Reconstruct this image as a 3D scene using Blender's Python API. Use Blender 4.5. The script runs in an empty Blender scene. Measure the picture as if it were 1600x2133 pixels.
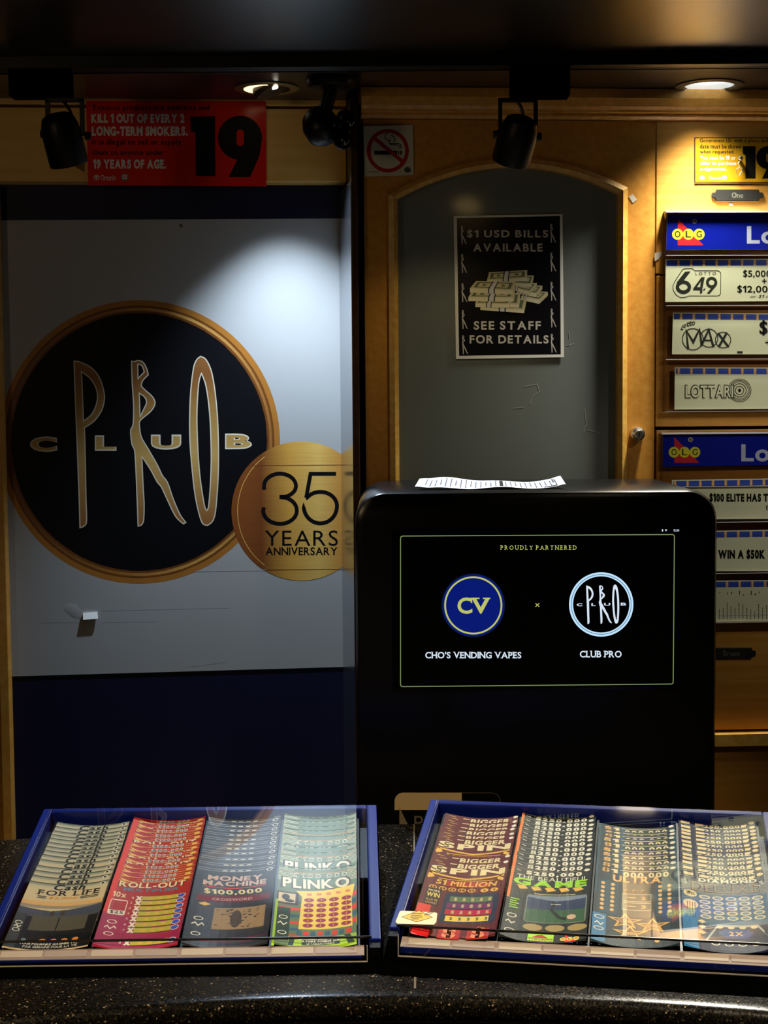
import bpy, bmesh, math, random
from mathutils import Vector, Matrix
from mathutils.geometry import tessellate_polygon
random.seed(7)
S = bpy.context.scene
COL = S.collection

# ------------------------------------------------------------------ camera
CAMZ = 1.62
FPX = 3200.0
PITCH = math.atan(226.0/FPX)
ROLL = 0.0075
fw = Vector((0, math.cos(PITCH), -math.sin(PITCH)))
up0 = Vector((0, math.sin(PITCH), math.cos(PITCH)))
rt0 = Vector((1, 0, 0))
CUP = math.cos(ROLL)*up0 + math.sin(ROLL)*rt0
CRT = math.cos(ROLL)*rt0 - math.sin(ROLL)*up0
CAMP = Vector((0, 0, CAMZ))
cd = bpy.data.cameras.new('camera')
cd.sensor_fit = 'HORIZONTAL'; cd.sensor_width = 36.0; cd.lens = FPX/1600.0*36.0
cd.clip_start = 0.05; cd.clip_end = 50
cam = bpy.data.objects.new('camera', cd); COL.objects.link(cam)
m = Matrix((CRT, CUP, -fw)).transposed().to_4x4(); m.translation = CAMP
cam.matrix_world = m
S.camera = cam

def ray(px, py):
    return fw + CRT*((px-800.0)/FPX) - CUP*((py-1066.5)/FPX)
def proj(p):
    d = p-CAMP; w = d.dot(fw)
    return 800+FPX*d.dot(CRT)/w, 1066.5-FPX*d.dot(CUP)/w

# ------------------------------------------------------------------ view / world / lights
S.view_settings.view_transform = 'Standard'
S.view_settings.look = 'None'
S.view_settings.gamma = 1.0
S.view_settings.exposure = 0.0
S.view_settings.use_curve_mapping = False
wd = bpy.data.worlds.new('world'); S.world = wd; wd.use_nodes = True
bg = wd.node_tree.nodes['Background']
bg.inputs['Color'].default_value = (1.0, 0.72, 0.42, 1); bg.inputs['Strength'].default_value = 0.012
CEIL = 2.212
def onz(px, py, z):
    d = ray(px, py); t = (z-CAMZ)/d.z
    return CAMP + d*t
DL_L = onz(556, 183, CEIL)
DL_R = onz(1478, 178, CEIL)
def lamp(name, kind, loc, energy, color, aim=None, size=0.02, angle=60, blend=0.3):
    l = bpy.data.lights.new(name, kind); l.energy = energy; l.color = color
    if kind == 'SPOT':
        l.spot_size = math.radians(angle); l.spot_blend = blend; l.shadow_soft_size = size
    elif kind == 'POINT':
        l.shadow_soft_size = size
    elif kind == 'AREA':
        l.size = size
    o = bpy.data.objects.new(name, l); COL.objects.link(o); o.location = loc
    if aim is not None:
        o.rotation_euler = (Vector(aim)-Vector(loc)).to_track_quat('-Z', 'Y').to_euler()
    return o
lamp('cool_downlight_beam', 'SPOT', DL_L+Vector((0.020, 0.0, -0.030)), 74, (0.66, 0.81, 1.0),
     aim=DL_L+Vector((0.06, -0.11, -1.0)), size=0.010, angle=86, blend=0.75)
lamp('white_downlight_beam', 'SPOT', DL_R+Vector((0, -0.01, -0.012)), 96, (1.0, 0.95, 0.80),
     aim=DL_R+Vector((0.02, -0.45, -1.0)), size=0.03, angle=116, blend=1.0)
lamp('lower_board_fill', 'SPOT', (1.15, 2.25, 2.19), 15, (1.0, 0.93, 0.80), aim=(0.84, 3.0, 1.58), size=0.03, angle=46, blend=1.0)  # added spot out of view, lifts the lower lottery boards
# added warm spots, unseen, over the customer side to light the trays
lamp('warm_tray_fill', 'SPOT', (0.62, 1.35, 2.19), 75, (1.0, 0.80, 0.52), aim=(0.30, 2.0, 0.98), size=0.05, angle=62, blend=0.9)
lamp('warm_tray_fill', 'SPOT', (-0.75, 1.25, 2.19), 62, (1.0, 0.77, 0.46), aim=(-0.35, 1.95, 0.98), size=0.05, angle=62, blend=0.9)
lamp('warm_room_fill', 'POINT', (-1.6, 0.4, 2.0), 9.5, (1.0, 0.74, 0.42), size=0.15)  # added unseen point light, ambient fill for the left side

# ------------------------------------------------------------------ materials
def lin(c):
    c = c/255.0
    return c/12.92 if c <= 0.04045 else ((c+0.055)/1.055)**2.4
MATS = {}
def mat(name, rgb, rough=0.5, spec=0.5, metal=0.0, emit=None, es=1.0, noise=0.0, nscale=40.0, coat=0.0):
    if name in MATS: return MATS[name]
    mt = bpy.data.materials.new(name); mt.use_nodes = True
    nt = mt.node_tree; b = nt.nodes['Principled BSDF']
    col = tuple(lin(v) for v in rgb)+(1,)
    b.inputs['Base Color'].default_value = col
    b.inputs['Roughness'].default_value = rough
    b.inputs['Specular IOR Level'].default_value = spec
    b.inputs['Metallic'].default_value = metal
    b.inputs['Coat Weight'].default_value = coat
    if emit:
        b.inputs['Emission Color'].default_value = tuple(lin(v) for v in emit)+(1,)
        b.inputs['Emission Strength'].default_value = es
    if noise > 0:
        tc = nt.nodes.new('ShaderNodeTexCoord'); n = nt.nodes.new('ShaderNodeTexNoise')
        n.inputs['Scale'].default_value = nscale; n.inputs['Detail'].default_value = 6
        nt.links.new(tc.outputs['Object'], n.inputs['Vector'])
        mp = nt.nodes.new('ShaderNodeMapRange')
        mp.inputs['To Min'].default_value = 1-noise; mp.inputs['To Max'].default_value = 1+noise
        nt.links.new(n.outputs['Fac'], mp.inputs['Value'])
        mx = nt.nodes.new('ShaderNodeVectorMath'); mx.operation = 'SCALE'
        mx.inputs[0].default_value = col[:3]
        nt.links.new(mp.outputs['Result'], mx.inputs['Scale'])
        nt.links.new(mx.outputs['Vector'], b.inputs['Base Color'])
    MATS[name] = mt
    return mt

def wood(name, c1, c2, stretch=(60, 60, 4), rough=0.42, scale=1.0, spec=0.45):
    mt = bpy.data.materials.new(name); mt.use_nodes = True
    nt = mt.node_tree; b = nt.nodes['Principled BSDF']
    tc = nt.nodes.new('ShaderNodeTexCoord'); mp = nt.nodes.new('ShaderNodeMapping')
    mp.inputs['Scale'].default_value = stretch
    nt.links.new(tc.outputs['Object'], mp.inputs['Vector'])
    n = nt.nodes.new('ShaderNodeTexNoise'); n.inputs['Scale'].default_value = 1.6*scale
    n.inputs['Detail'].default_value = 8; n.inputs['Roughness'].default_value = 0.62
    nt.links.new(mp.outputs['Vector'], n.inputs['Vector'])
    n2 = nt.nodes.new('ShaderNodeTexNoise'); n2.inputs['Scale'].default_value = 7.0; n2.inputs['Detail'].default_value = 3
    nt.links.new(tc.outputs['Object'], n2.inputs['Vector'])
    ad = nt.nodes.new('ShaderNodeMath'); ad.operation = 'MULTIPLY_ADD'
    ad.inputs[1].default_value = 0.16
    nt.links.new(n2.outputs['Fac'], ad.inputs[0]); nt.links.new(n.outputs['Fac'], ad.inputs[2])
    r = nt.nodes.new('ShaderNodeValToRGB')
    r.color_ramp.elements[0].position = 0.40; r.color_ramp.elements[1].position = 0.78
    r.color_ramp.elements[0].color = tuple(lin(v) for v in c1)+(1,)
    r.color_ramp.elements[1].color = tuple(lin(v) for v in c2)+(1,)
    nt.links.new(ad.outputs[0], r.inputs['Fac']); nt.links.new(r.outputs['Color'], b.inputs['Base Color'])
    b.inputs['Roughness'].default_value = rough; b.inputs['Specular IOR Level'].default_value = spec
    MATS[name] = mt
    return mt

def clear(name, tint=(0.96, 0.97, 0.97), ior=1.5, rough=0.0, refl=1.0):
    """thin clear plastic: straight-through transparency with a Fresnel reflection"""
    mt = bpy.data.materials.new(name); mt.use_nodes = True
    nt = mt.node_tree; nt.nodes.clear()
    out = nt.nodes.new('ShaderNodeOutputMaterial'); mix = nt.nodes.new('ShaderNodeMixShader')
    tr = nt.nodes.new('ShaderNodeBsdfTransparent'); gl = nt.nodes.new('ShaderNodeBsdfGlossy')
    fr = nt.nodes.new('ShaderNodeFresnel')
    # the same air-to-plastic Fresnel on both faces of the sheet (light leaving it again does not get trapped)
    ge = nt.nodes.new('ShaderNodeNewGeometry'); mr = nt.nodes.new('ShaderNodeMapRange')
    mr.inputs['To Min'].default_value = ior; mr.inputs['To Max'].default_value = 1.0/ior
    nt.links.new(ge.outputs['Backfacing'], mr.inputs['Value']); nt.links.new(mr.outputs[0], fr.inputs['IOR'])
    ml = nt.nodes.new('ShaderNodeMath'); ml.operation = 'MULTIPLY'; ml.inputs[1].default_value = refl
    tr.inputs['Color'].default_value = tint+(1,)
    gl.inputs['Roughness'].default_value = rough; gl.inputs['Color'].default_value = (1, 1, 1, 1)
    nt.links.new(fr.outputs[0], ml.inputs[0]); nt.links.new(ml.outputs[0], mix.inputs[0])
    nt.links.new(tr.outputs[0], mix.inputs[1]); nt.links.new(gl.outputs[0], mix.inputs[2])
    nt.links.new(mix.outputs[0], out.inputs['Surface'])
    MATS[name] = mt
    return mt

def granite():
    mt = bpy.data.materials.new('black_speckled_granite'); mt.use_nodes = True
    nt = mt.node_tree; b = nt.nodes['Principled BSDF']
    tc = nt.nodes.new('ShaderNodeTexCoord')
    v = nt.nodes.new('ShaderNodeTexVoronoi'); v.inputs['Scale'].default_value = 560
    nt.links.new(tc.outputs['Object'], v.inputs['Vector'])
    sep = nt.nodes.new('ShaderNodeSeparateColor'); nt.links.new(v.outputs['Color'], sep.inputs[0])
    r = nt.nodes.new('ShaderNodeValToRGB'); r.color_ramp.interpolation = 'CONSTANT'
    e = r.color_ramp.elements; e[0].position = 0; e[0].color = (0.002, 0.002, 0.0018, 1)
    e[1].position = 0.5; e[1].color = (0.006, 0.005, 0.0035, 1)
    for p, c in ((0.80, (0.014, 0.011, 0.006, 1)), (0.955, (0.07, 0.052, 0.028, 1)), (0.989, (0.34, 0.26, 0.16, 1))):
        q = e.new(p); q.color = c
    nt.links.new(sep.outputs[0], r.inputs['Fac'])
    nt.links.new(r.outputs['Color'], b.inputs['Base Color'])
    r2 = nt.nodes.new('ShaderNodeMapRange'); r2.inputs['To Min'].default_value = 0.14; r2.inputs['To Max'].default_value = 0.30; b.inputs['Specular IOR Level'].default_value = 0.3
    nt.links.new(sep.outputs[1], r2.inputs['Value']); nt.links.new(r2.outputs[0], b.inputs['Roughness'])
    MATS['granite'] = mt
    return mt

def ramp_mat(name, axis, lo, hi, stops, rough=0.45, streak=0.0, metal=0.0):
    """a printed colour run along one axis of the object"""
    mt = bpy.data.materials.new(name); mt.use_nodes = True
    nt = mt.node_tree; b = nt.nodes['Principled BSDF']
    tc = nt.nodes.new('ShaderNodeTexCoord'); sp = nt.nodes.new('ShaderNodeSeparateXYZ')
    nt.links.new(tc.outputs['Object'], sp.inputs[0])
    mr = nt.nodes.new('ShaderNodeMapRange'); mr.inputs['From Min'].default_value = lo; mr.inputs['From Max'].default_value = hi
    nt.links.new(sp.outputs[axis], mr.inputs['Value'])
    r = nt.nodes.new('ShaderNodeValToRGB')
    while len(r.color_ramp.elements) < len(stops): r.color_ramp.elements.new(0.5)
    for el, (p, c) in zip(r.color_ramp.elements, stops):
        el.position = p; el.color = tuple(lin(v) for v in c)+(1,)
    nt.links.new(mr.outputs[0], r.inputs['Fac'])
    out = r.outputs['Color']
    if streak > 0:
        mp = nt.nodes.new('ShaderNodeMapping'); mp.inputs['Scale'].default_value = (3, 90, 3)
        nt.links.new(tc.outputs['Object'], mp.inputs[0])
        n = nt.nodes.new('ShaderNodeTexNoise'); n.inputs['Scale'].default_value = 3; n.inputs['Detail'].default_value = 4
        nt.links.new(mp.outputs[0], n.inputs['Vector'])
        m2 = nt.nodes.new('ShaderNodeMapRange'); m2.inputs['To Min'].default_value = 1-streak; m2.inputs['To Max'].default_value = 1+streak
        nt.links.new(n.outputs['Fac'], m2.inputs['Value'])
        sc = nt.nodes.new('ShaderNodeVectorMath'); sc.operation = 'SCALE'
        nt.links.new(out, sc.inputs[0]); nt.links.new(m2.outputs[0], sc.inputs['Scale']); out = sc.outputs[0]
    nt.links.new(out, b.inputs['Base Color'])
    b.inputs['Roughness'].default_value = rough; b.inputs['Metallic'].default_value = metal
    MATS[name] = mt
    return mt

M_WOODV = wood('honey_maple_upright', (180, 120, 40), (200, 144, 60), (46, 46, 3))
M_WOODH = wood('honey_maple_sideways', (188, 130, 48), (208, 154, 74), (3, 46, 46))
M_WOODLIT = wood('lightened_header_wood', (226, 172, 80), (238, 194, 112), (3, 46, 46))  # header wood lightened in colour to make up for weak light there
M_WOODD = wood('dark_stained_wood', (46, 24, 10), (74, 42, 18), (40, 40, 3))
M_MOULD = wood('pale_maple_moulding', (190, 140, 52), (216, 172, 86), (50, 50, 6))
M_CEIL = wood('dark_laminate', (26, 15, 10), (38, 24, 15), (3, 30, 30), rough=0.31, spec=0.7)
M_GRAN = granite()
M_BLACK = mat('black_metal', (9, 9, 9), 0.45, 0.3, noise=0.15)
M_BLACKM = mat('matte_black', (2, 2, 2), 0.9, 0.0, noise=0.1)
M_BLACKT = mat('black_trim', (6, 6, 7), 0.5, 0.2)
M_BODY = mat('black_powder_coat', (4, 4, 5), 0.24, 0.5, noise=0.15, nscale=300)
M_NAVY = mat('navy_vinyl', (8, 9, 42), 0.5, 0.3, noise=0.1)
M_BANNER = mat('white_banner_vinyl', (156, 156, 153), 0.55, 0.25, noise=0.03, nscale=8)
M_CLEAR = clear('clear_acrylic')
M_CLEARH = clear('scuffed_clear_acrylic', (0.86, 0.82, 0.80), 1.45, 0.12, 0.8)
M_POCKET = clear('pocket_film', (0.98, 0.98, 0.97), 1.25)
M_LID = clear('lid_acrylic', (0.98, 0.99, 0.99), 1.7)
M_EDGE = mat('clear_plastic_edge', (190, 190, 196), 0.2, 0.6)
M_GLASSDARK = mat('screen_glass', (3, 3, 4), 0.06, 0.4)
M_GREY = mat('grey_door_panel', (112, 118, 116), 0.16, 0.4, noise=0.04, nscale=12)
M_STEEL = mat('brushed_steel', (190, 190, 190), 0.28, 0.5, 1.0, noise=0.05)
M_ALU = mat('aluminium_edge', (176, 180, 186), 0.22, 0.5, 1.0, noise=0.08, nscale=60)
M_BLUE = mat('blue_plastic_rail', (9, 28, 112), 0.32, 0.4, noise=0.05)
M_PAPER = mat('white_paper', (226, 226, 222), 0.7, 0.2, noise=0.03)
M_INK = mat('black_ink', (10, 10, 10), 0.5, 0.25)
M_WHITE = mat('white_ink', (228, 228, 222), 0.5, 0.25)

# ------------------------------------------------------------------ frames
class Frame:
    def __init__(s, O, u, v):
        s.O = Vector(O); s.u = Vector(u).normalized(); s.v = Vector(v).normalized(); s.n = s.u.cross(s.v)
    def px(s, x, y, off=0.0):
        d = ray(x, y); t = (s.O+s.n*off-CAMP).dot(s.n)/d.dot(s.n)
        p = CAMP+d*t-s.O
        return p.dot(s.u), p.dot(s.v)
    def sub(s, a, b, off=0.0):
        return Frame(s.O+s.u*a+s.v*b+s.n*off, s.u, s.v)
    def at(s, x, y, off=0.0):
        return s.sub(*s.px(x, y, off), off)
    def w(s, a, b, c=0.0):
        return s.O+s.u*a+s.v*b+s.n*c
    def matrix(s):
        m = Matrix((s.u, s.v, s.n)).transposed().to_4x4(); m.translation = s.O
        return m
YAW = math.radians(4.0)
BO = -0.14      # the banner and its door stand back from the posts by this much
WALL = Frame((0, 2.985-0.23*math.tan(YAW), CAMZ), (math.cos(YAW), math.sin(YAW), 0), (0, 0, 1))
MACH = Frame((0, 2.56, CAMZ), (1, 0, 0), (0, 0, 1))
TILT = 0.1745
def tray_frames(X, Y, Z, yaw):
    u = Vector((math.cos(yaw), math.sin(yaw), 0)); v0 = Vector((-math.sin(yaw), math.cos(yaw), 0))
    v = math.cos(TILT)*v0+Vector((0, 0, math.sin(TILT)))
    return Frame((X, Y, Z+CAMZ), u, v), Frame((X, Y, CTOP), u, v0)
CTOP = CAMZ-0.668
TL, TLB = tray_frames(-0.4664, 1.8114, -0.6545, 0.0179)
TR, TRB = tray_frames(0.0249, 1.8103, -0.6383, -0.1714)

# ------------------------------------------------------------------ object helpers
def tag(o, label, cat, group=None, kind=None):
    if label: o['label'] = label
    if cat: o['category'] = cat
    if group: o['group'] = group
    if kind: o['kind'] = kind
    return o
def empty(name, fr, label, cat, group=None):
    o = bpy.data.objects.new(name, None); COL.objects.link(o); o.empty_display_size = 0.05
    o.matrix_world = fr.matrix() if isinstance(fr, Frame) else Matrix.Translation(fr)
    return tag(o, label, cat, group)

GL = {}
def glyph(ch, bold):
    k = (ch, bold)
    if k in GL: return GL[k]
    cu = bpy.data.curves.new('g', 'FONT'); cu.body = ch; cu.size = 1.0; cu.offset = bold; cu.resolution_u = 4
    cu.dimensions = '2D'; cu.fill_mode = 'BOTH'
    ob = bpy.data.objects.new('g', cu)
    me = ob.to_mesh()
    vs = [(v.co.x, v.co.y) for v in me.vertices]; fs = [tuple(p.vertices) for p in me.polygons]
    ob.to_mesh_clear(); bpy.data.objects.remove(ob); bpy.data.curves.remove(cu)
    if ch == '$':
        g_, f_, a_, b_ = glyph('S', bold); c_ = (a_+b_)/2; w_ = 0.035+bold*0.8; o_ = len(g_)
        vs = list(g_)+[(c_-w_, -0.10), (c_+w_, -0.10), (c_+w_, 0.80), (c_-w_, 0.80)]
        fs = list(f_)+[(o_, o_+1, o_+2, o_+3)]
    if ch == '1':
        w_ = 0.115+2.2*bold; f_ = 0.15; e_ = bold
        vs = [(f_, -e_), (f_+w_, -e_), (f_+w_, 0.70+e_), (f_+0.02, 0.70+e_), (0.0, 0.56+e_), (0.0, 0.45), (f_, 0.50)]
        fs = [(0, 1, 2, 3, 6), (3, 4, 5, 6)]
    x0 = min(v[0] for v in vs) if vs else 0; x1 = max(v[0] for v in vs) if vs else 0.25
    GL[k] = (vs, fs, x0, x1)
    return GL[k]
SERIF = {'H': ('tb', 0, 1), 'V': ('t', 0, 1), 'N': ('tb', 0, 1), 'I': ('tb', .5), 'E': ('tb', 0), 'P': ('tb', 0), 'A': ('b', 0, 1), 'L': ('tb', 0),
         'R': ('tb', 0), 'D': ('tb', 0), 'U': ('t', 0, 1), 'T': ('b', .5), 'Y': ('b', .5), 'B': ('tb', 0), 'F': ('tb', 0), 'M': ('tb', 0, 1), 'h': ('b', .1, .9)}

class MB:
    def __init__(s):
        s.V = []; s.F = []; s.I = []; s.mats = []
    def mi(s, m):
        if m not in s.mats: s.mats.append(m)
        return s.mats.index(m)
    def add(s, vs, fs, m):
        b = len(s.V); k = s.mi(m)
        s.V += [tuple(v) for v in vs]
        for f in fs: s.F.append(tuple(b+i for i in f)); s.I.append(k)
    def box(s, x0, x1, y0, y1, z0, z1, m):
        s.add([(x0, y0, z0), (x1, y0, z0), (x1, y1, z0), (x0, y1, z0), (x0, y0, z1), (x1, y0, z1), (x1, y1, z1), (x0, y1, z1)],
              [(3, 2, 1, 0), (4, 5, 6, 7), (0, 1, 5, 4), (1, 2, 6, 5), (2, 3, 7, 6), (3, 0, 4, 7)], m)
    def flat(s, pts, z, m, holes=()):
        loops = [list(pts)]+[list(h) for h in holes]
        tris = tessellate_polygon([[Vector((p[0], p[1], 0)) for p in l] for l in loops])
        al = [p for l in loops for p in l]
        fs = []
        for t in tris:
            a, b, c = (al[i] for i in t)
            cr = (b[0]-a[0])*(c[1]-a[1])-(b[1]-a[1])*(c[0]-a[0])
            if abs(cr) < 1e-14: continue
            fs.append(t if cr > 0 else (t[0], t[2], t[1]))
        s.add([(p[0], p[1], z) for p in al], fs, m)
    def prism(s, pts, z0, z1, m, holes=(), side=None):
        """extruded outline, front at z1"""
        s.flat(pts, z1, m, holes)
        b = len(s.F); s.flat(pts, z0, m, holes)
        s.F[b:] = [tuple(reversed(f)) for f in s.F[b:]]
        for l in [pts]+list(holes):
            n = len(l)
            ar = sum(l[i][0]*l[(i+1) % n][1]-l[(i+1) % n][0]*l[i][1] for i in range(n))
            out = (ar > 0) == (l is pts)
            vs = [(p[0], p[1], z0) for p in l]+[(p[0], p[1], z1) for p in l]
            fs = []
            for i in range(n):
                j = (i+1) % n
                fs.append((i, j, n+j, n+i) if out else (j, i, n+i, n+j))
            s.add(vs, fs, side or m)
    def tube(s, path, r, m, n=12, cap=True):
        path = [Vector(p) for p in path]; rs = r if isinstance(r, (list, tuple)) else [r]*len(path)
        vs = []; fs = []
        t0 = (path[1]-path[0]).normalized(); a = t0.orthogonal().normalized()
        for i, p in enumerate(path):
            t = (path[min(i+1, len(path)-1)]-path[max(i-1, 0)]).normalized()
            a = (a-t*a.dot(t)).normalized(); b = t.cross(a)
            for k in range(n):
                q = 2*math.pi*k/n
                vs.append(p+(a*math.cos(q)+b*math.sin(q))*rs[i])
        for i in range(len(path)-1):
            for k in range(n):
                fs.append((i*n+k, i*n+(k+1) % n, (i+1)*n+(k+1) % n, (i+1)*n+k))
        if cap:
            fs.append(tuple(reversed(range(n)))); fs.append(tuple(range((len(path)-1)*n, len(path)*n)))
        s.add(vs, fs, m)
    def lathe(s, prof, m, n=32, O=(0, 0, 0), ax=(0, 0, 1), cap0=False, cap1=False):
        """prof: (radius, height) pairs about axis ax"""
        O = Vector(O); z = Vector(ax).normalized(); x = z.orthogonal().normalized(); y = z.cross(x)
        vs = []; fs = []
        for r, h in prof:
            for k in range(n):
                q = 2*math.pi*k/n
                vs.append(O+z*h+(x*math.cos(q)+y*math.sin(q))*r)
        for i in range(len(prof)-1):
            for k in range(n):
                fs.append((i*n+k, i*n+(k+1) % n, (i+1)*n+(k+1) % n, (i+1)*n+k))
        if cap0: fs.append(tuple(reversed(range(n))))
        if cap1: fs.append(tuple(range((len(prof)-1)*n, len(prof)*n)))
        s.add(vs, fs, m)
    def build(s, name, parent=None, fr=None, bevel=0.0, smooth=False, seg=2, ang=35):
        me = bpy.data.meshes.new(name)
        me.from_pydata(s.V, [], s.F)
        for m in s.mats: me.materials.append(m)
        for p, k in zip(me.polygons, s.I): p.material_index = k
        if bevel > 0:
            bm = bmesh.new(); bm.from_mesh(me)
            bmesh.ops.remove_doubles(bm, verts=bm.verts, dist=1e-6)
            es = [e for e in bm.edges if len(e.link_faces) == 2 and e.calc_face_angle(0) > math.radians(ang)]
            bmesh.ops.bevel(bm, geom=es, offset=bevel, segments=seg, affect='EDGES', profile=0.5, clamp_overlap=True)
            bm.to_mesh(me); bm.free()
        if smooth:
            for p in me.polygons: p.use_smooth = True
            try: me.set_sharp_from_angle(angle=math.radians(40))
            except Exception: pass
        me.update()
        o = bpy.data.objects.new(name, me); COL.objects.link(o)
        if parent: o.parent = parent
        elif fr is not None: o.matrix_world = fr.matrix() if isinstance(fr, Frame) else Matrix.Translation(fr)
        return o

class Art(MB):
    """printed artwork; coordinates go through mp() to the sheet's own plane, layers l lie 0.05 mm apart"""
    def __init__(s, mp, z=0.0, dz=0.00005):
        super().__init__(); s.mp = mp; s.z0 = z; s.dz = dz; s.T = (0, 0, 1, 1)
    def zoom(s, ox=0, oy=0, k=1.0, ky=None):
        s.T = (ox, oy, k, ky or k); return s
    def P(s, p):
        ox, oy, k, ky = s.T
        return s.mp(ox+p[0]/k, oy+p[1]/ky)
    def L(s, l): return s.z0+l*s.dz
    def poly(s, pts, m, l=1, holes=()):
        s.flat([s.P(p) for p in pts], s.L(l), m, [[s.P(p) for p in h] for h in holes])
    def rect(s, x0, y0, x1, y1, m, l=1):
        s.poly([(x0, y0), (x1, y0), (x1, y1), (x0, y1)], m, l)
    def rr(s, x0, y0, x1, y1, r, n=6):
        o = []
        for cx, cy, a in ((x1-r, y0+r, -90), (x1-r, y1-r, 0), (x0+r, y1-r, 90), (x0+r, y0+r, 180)):
            for i in range(n+1):
                q = math.radians(a+90*i/n); o.append((cx+r*math.cos(q), cy+r*math.sin(q)))
        return o
    def rrect(s, x0, y0, x1, y1, r, m, l=1, w=None):
        s.poly(s.rr(x0, y0, x1, y1, r), m, l, [s.rr(x0+w, y0+w, x1-w, y1-w, max(r-w, .1))] if w else ())
    def el(s, cx, cy, rx, ry, n=40, a0=0, a1=360):
        k = n if a1-a0 >= 360 else n+1
        return [(cx+rx*math.cos(math.radians(a0+(a1-a0)*i/n)), cy+ry*math.sin(math.radians(a0+(a1-a0)*i/n))) for i in range(k)]
    def ell(s, cx, cy, rx, ry, m, l=1, w=None, n=40, wy=None):
        s.poly(s.el(cx, cy, rx, ry, n), m, l, [s.el(cx, cy, rx-w, ry-(wy or w), n)] if w else ())
    def line(s, pts, w, m, l=1, closed=False):
        n = len(pts); h = w/2.0; L = []; R = []
        for i in range(n):
            if closed: a, b = pts[i-1], pts[(i+1) % n]
            else: a, b = pts[max(i-1, 0)], pts[min(i+1, n-1)]
            p = pts[i]
            d1 = Vector((p[0]-a[0], p[1]-a[1])); d2 = Vector((b[0]-p[0], b[1]-p[1]))
            if d1.length < 1e-9: d1 = d2
            if d2.length < 1e-9: d2 = d1
            d1.normalize(); d2.normalize(); t = d1+d2
            t = t.normalized() if t.length > 1e-6 else d1
            nn = Vector((-t.y, t.x)); c = max(0.5, abs(nn.dot(Vector((-d1.y, d1.x)))))
            L.append((p[0]+nn.x*h/c, p[1]+nn.y*h/c)); R.append((p[0]-nn.x*h/c, p[1]-nn.y*h/c))
        vs = []
        for a, b in zip(L, R):
            for p in (a, b):
                q = s.P(p); vs.append((q[0], q[1], s.L(l)))
        fs = []
        for i in range(n if closed else n-1):
            j = (i+1) % n
            fs.append((2*i, 2*i+1, 2*j+1, 2*j))
        s.add(vs, fs, m)
    def text(s, t, x0, y0, x1, y1, m, l=1, bold=0.0, shear=0.0, track=0.09, serif=False, arc=0.0, curve=None):
        """the ink of t fills the box x0..x1, y0..y1 (y down)"""
        vs = []; fs = []; x = 0.0
        for ch in t:
            if ch == ' ': x += 0.30; continue
            g, f, a, b = glyph(ch, bold); o = len(vs)
            vs += [(p[0]-a+x, p[1]) for p in g]; fs += [tuple(o+i for i in q) for q in f]
            if serif and ch in SERIF:
                sp = SERIF[ch]; w = b-a; sw = 0.13
                for fx in sp[1:]:
                    cx = x+w*(0.06+0.88*fx)
                    for side in sp[0]:
                        y = 0.0 if side == 'b' else 0.66; o = len(vs)
                        vs += [(cx-sw, y), (cx+sw, y), (cx+sw, y+0.065), (cx-sw, y+0.065)]; fs.append((o, o+1, o+2, o+3))
            x += b-a+track
        if shear: vs = [(p[0]+p[1]*shear, p[1]) for p in vs]
        ax, bx = min(p[0] for p in vs), max(p[0] for p in vs); ay, by = min(p[1] for p in vs), max(p[1] for p in vs)
        o = []
        for p in vs:
            u = (p[0]-ax)/(bx-ax); v = (p[1]-ay)/(by-ay)
            X = x0+(x1-x0)*u; Y = y1+(y0-y1)*v + arc*(1-(2*u-1)**2)
            q = s.P((X, Y)); o.append((q[0], q[1], s.L(l)))
        s.add(o, fs, m)

class TicketArt(Art):
    """artwork on a ticket: x runs 0..1 across, y in photo rows; lines and corners keep an even width"""
    K = 190.0
    def iso(s, fn, *a, **k):
        mp = s.mp; s.mp = lambda x, y: mp(x/s.K, y)
        try: fn(*a, **k)
        finally: s.mp = mp
    def line(s, pts, w, m, l=1, closed=False):
        s.iso(super().line, [(p[0]*s.K, p[1]) for p in pts], w*s.K if w < 0.1 else w, m, l, closed)
    def rrect(s, x0, y0, x1, y1, r, m, l=1, w=None):
        s.iso(super().rrect, x0*s.K, y0, x1*s.K, y1, r*s.K, m, l, w)
    def ell(s, cx, cy, rx, ry, m, l=1, w=None, n=40, wy=None):
        s.poly(s.el(cx, cy, rx, ry, n), m, l, [s.el(cx, cy, rx-w, ry-(wy or w), n)] if w else ())

def px_map(fr, off=0.0):
    return lambda x, y: fr.px(x, y, off)
def sheet(name, wall, corners, th, off, m_face, m_side=None, draw=None, parent=None):
    """a thin sheet lying on `wall` (a Frame) at height off, its corners given where they are seen; draw(art) prints on it"""
    cx = sum(c[0] for c in corners)/len(corners); cy = sum(c[1] for c in corners)/len(corners)
    fr = wall.at(cx, cy, off)
    mp = px_map(fr, th)
    a = Art(mp, th)
    pts = [mp(*c) for c in corners]
    n = len(pts)
    if sum(pts[i][0]*pts[(i+1) % n][1]-pts[(i+1) % n][0]*pts[i][1] for i in range(n)) < 0: pts.reverse()
    a.prism(pts, 0, th, m_face, side=m_side or m_face)
    if draw: draw(a)
    return a.build(name, parent, fr)

def struct(o):
    o['kind'] = 'structure'; return o

# ================================================================== SETTING
b = MB(); b.box(-2.2, 2.4, -1.2, 3.6, -0.05, 0.0, mat('dark_floor_tile', (40, 34, 28), 0.5, noise=0.2, nscale=4)); struct(b.build('floor'))
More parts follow.
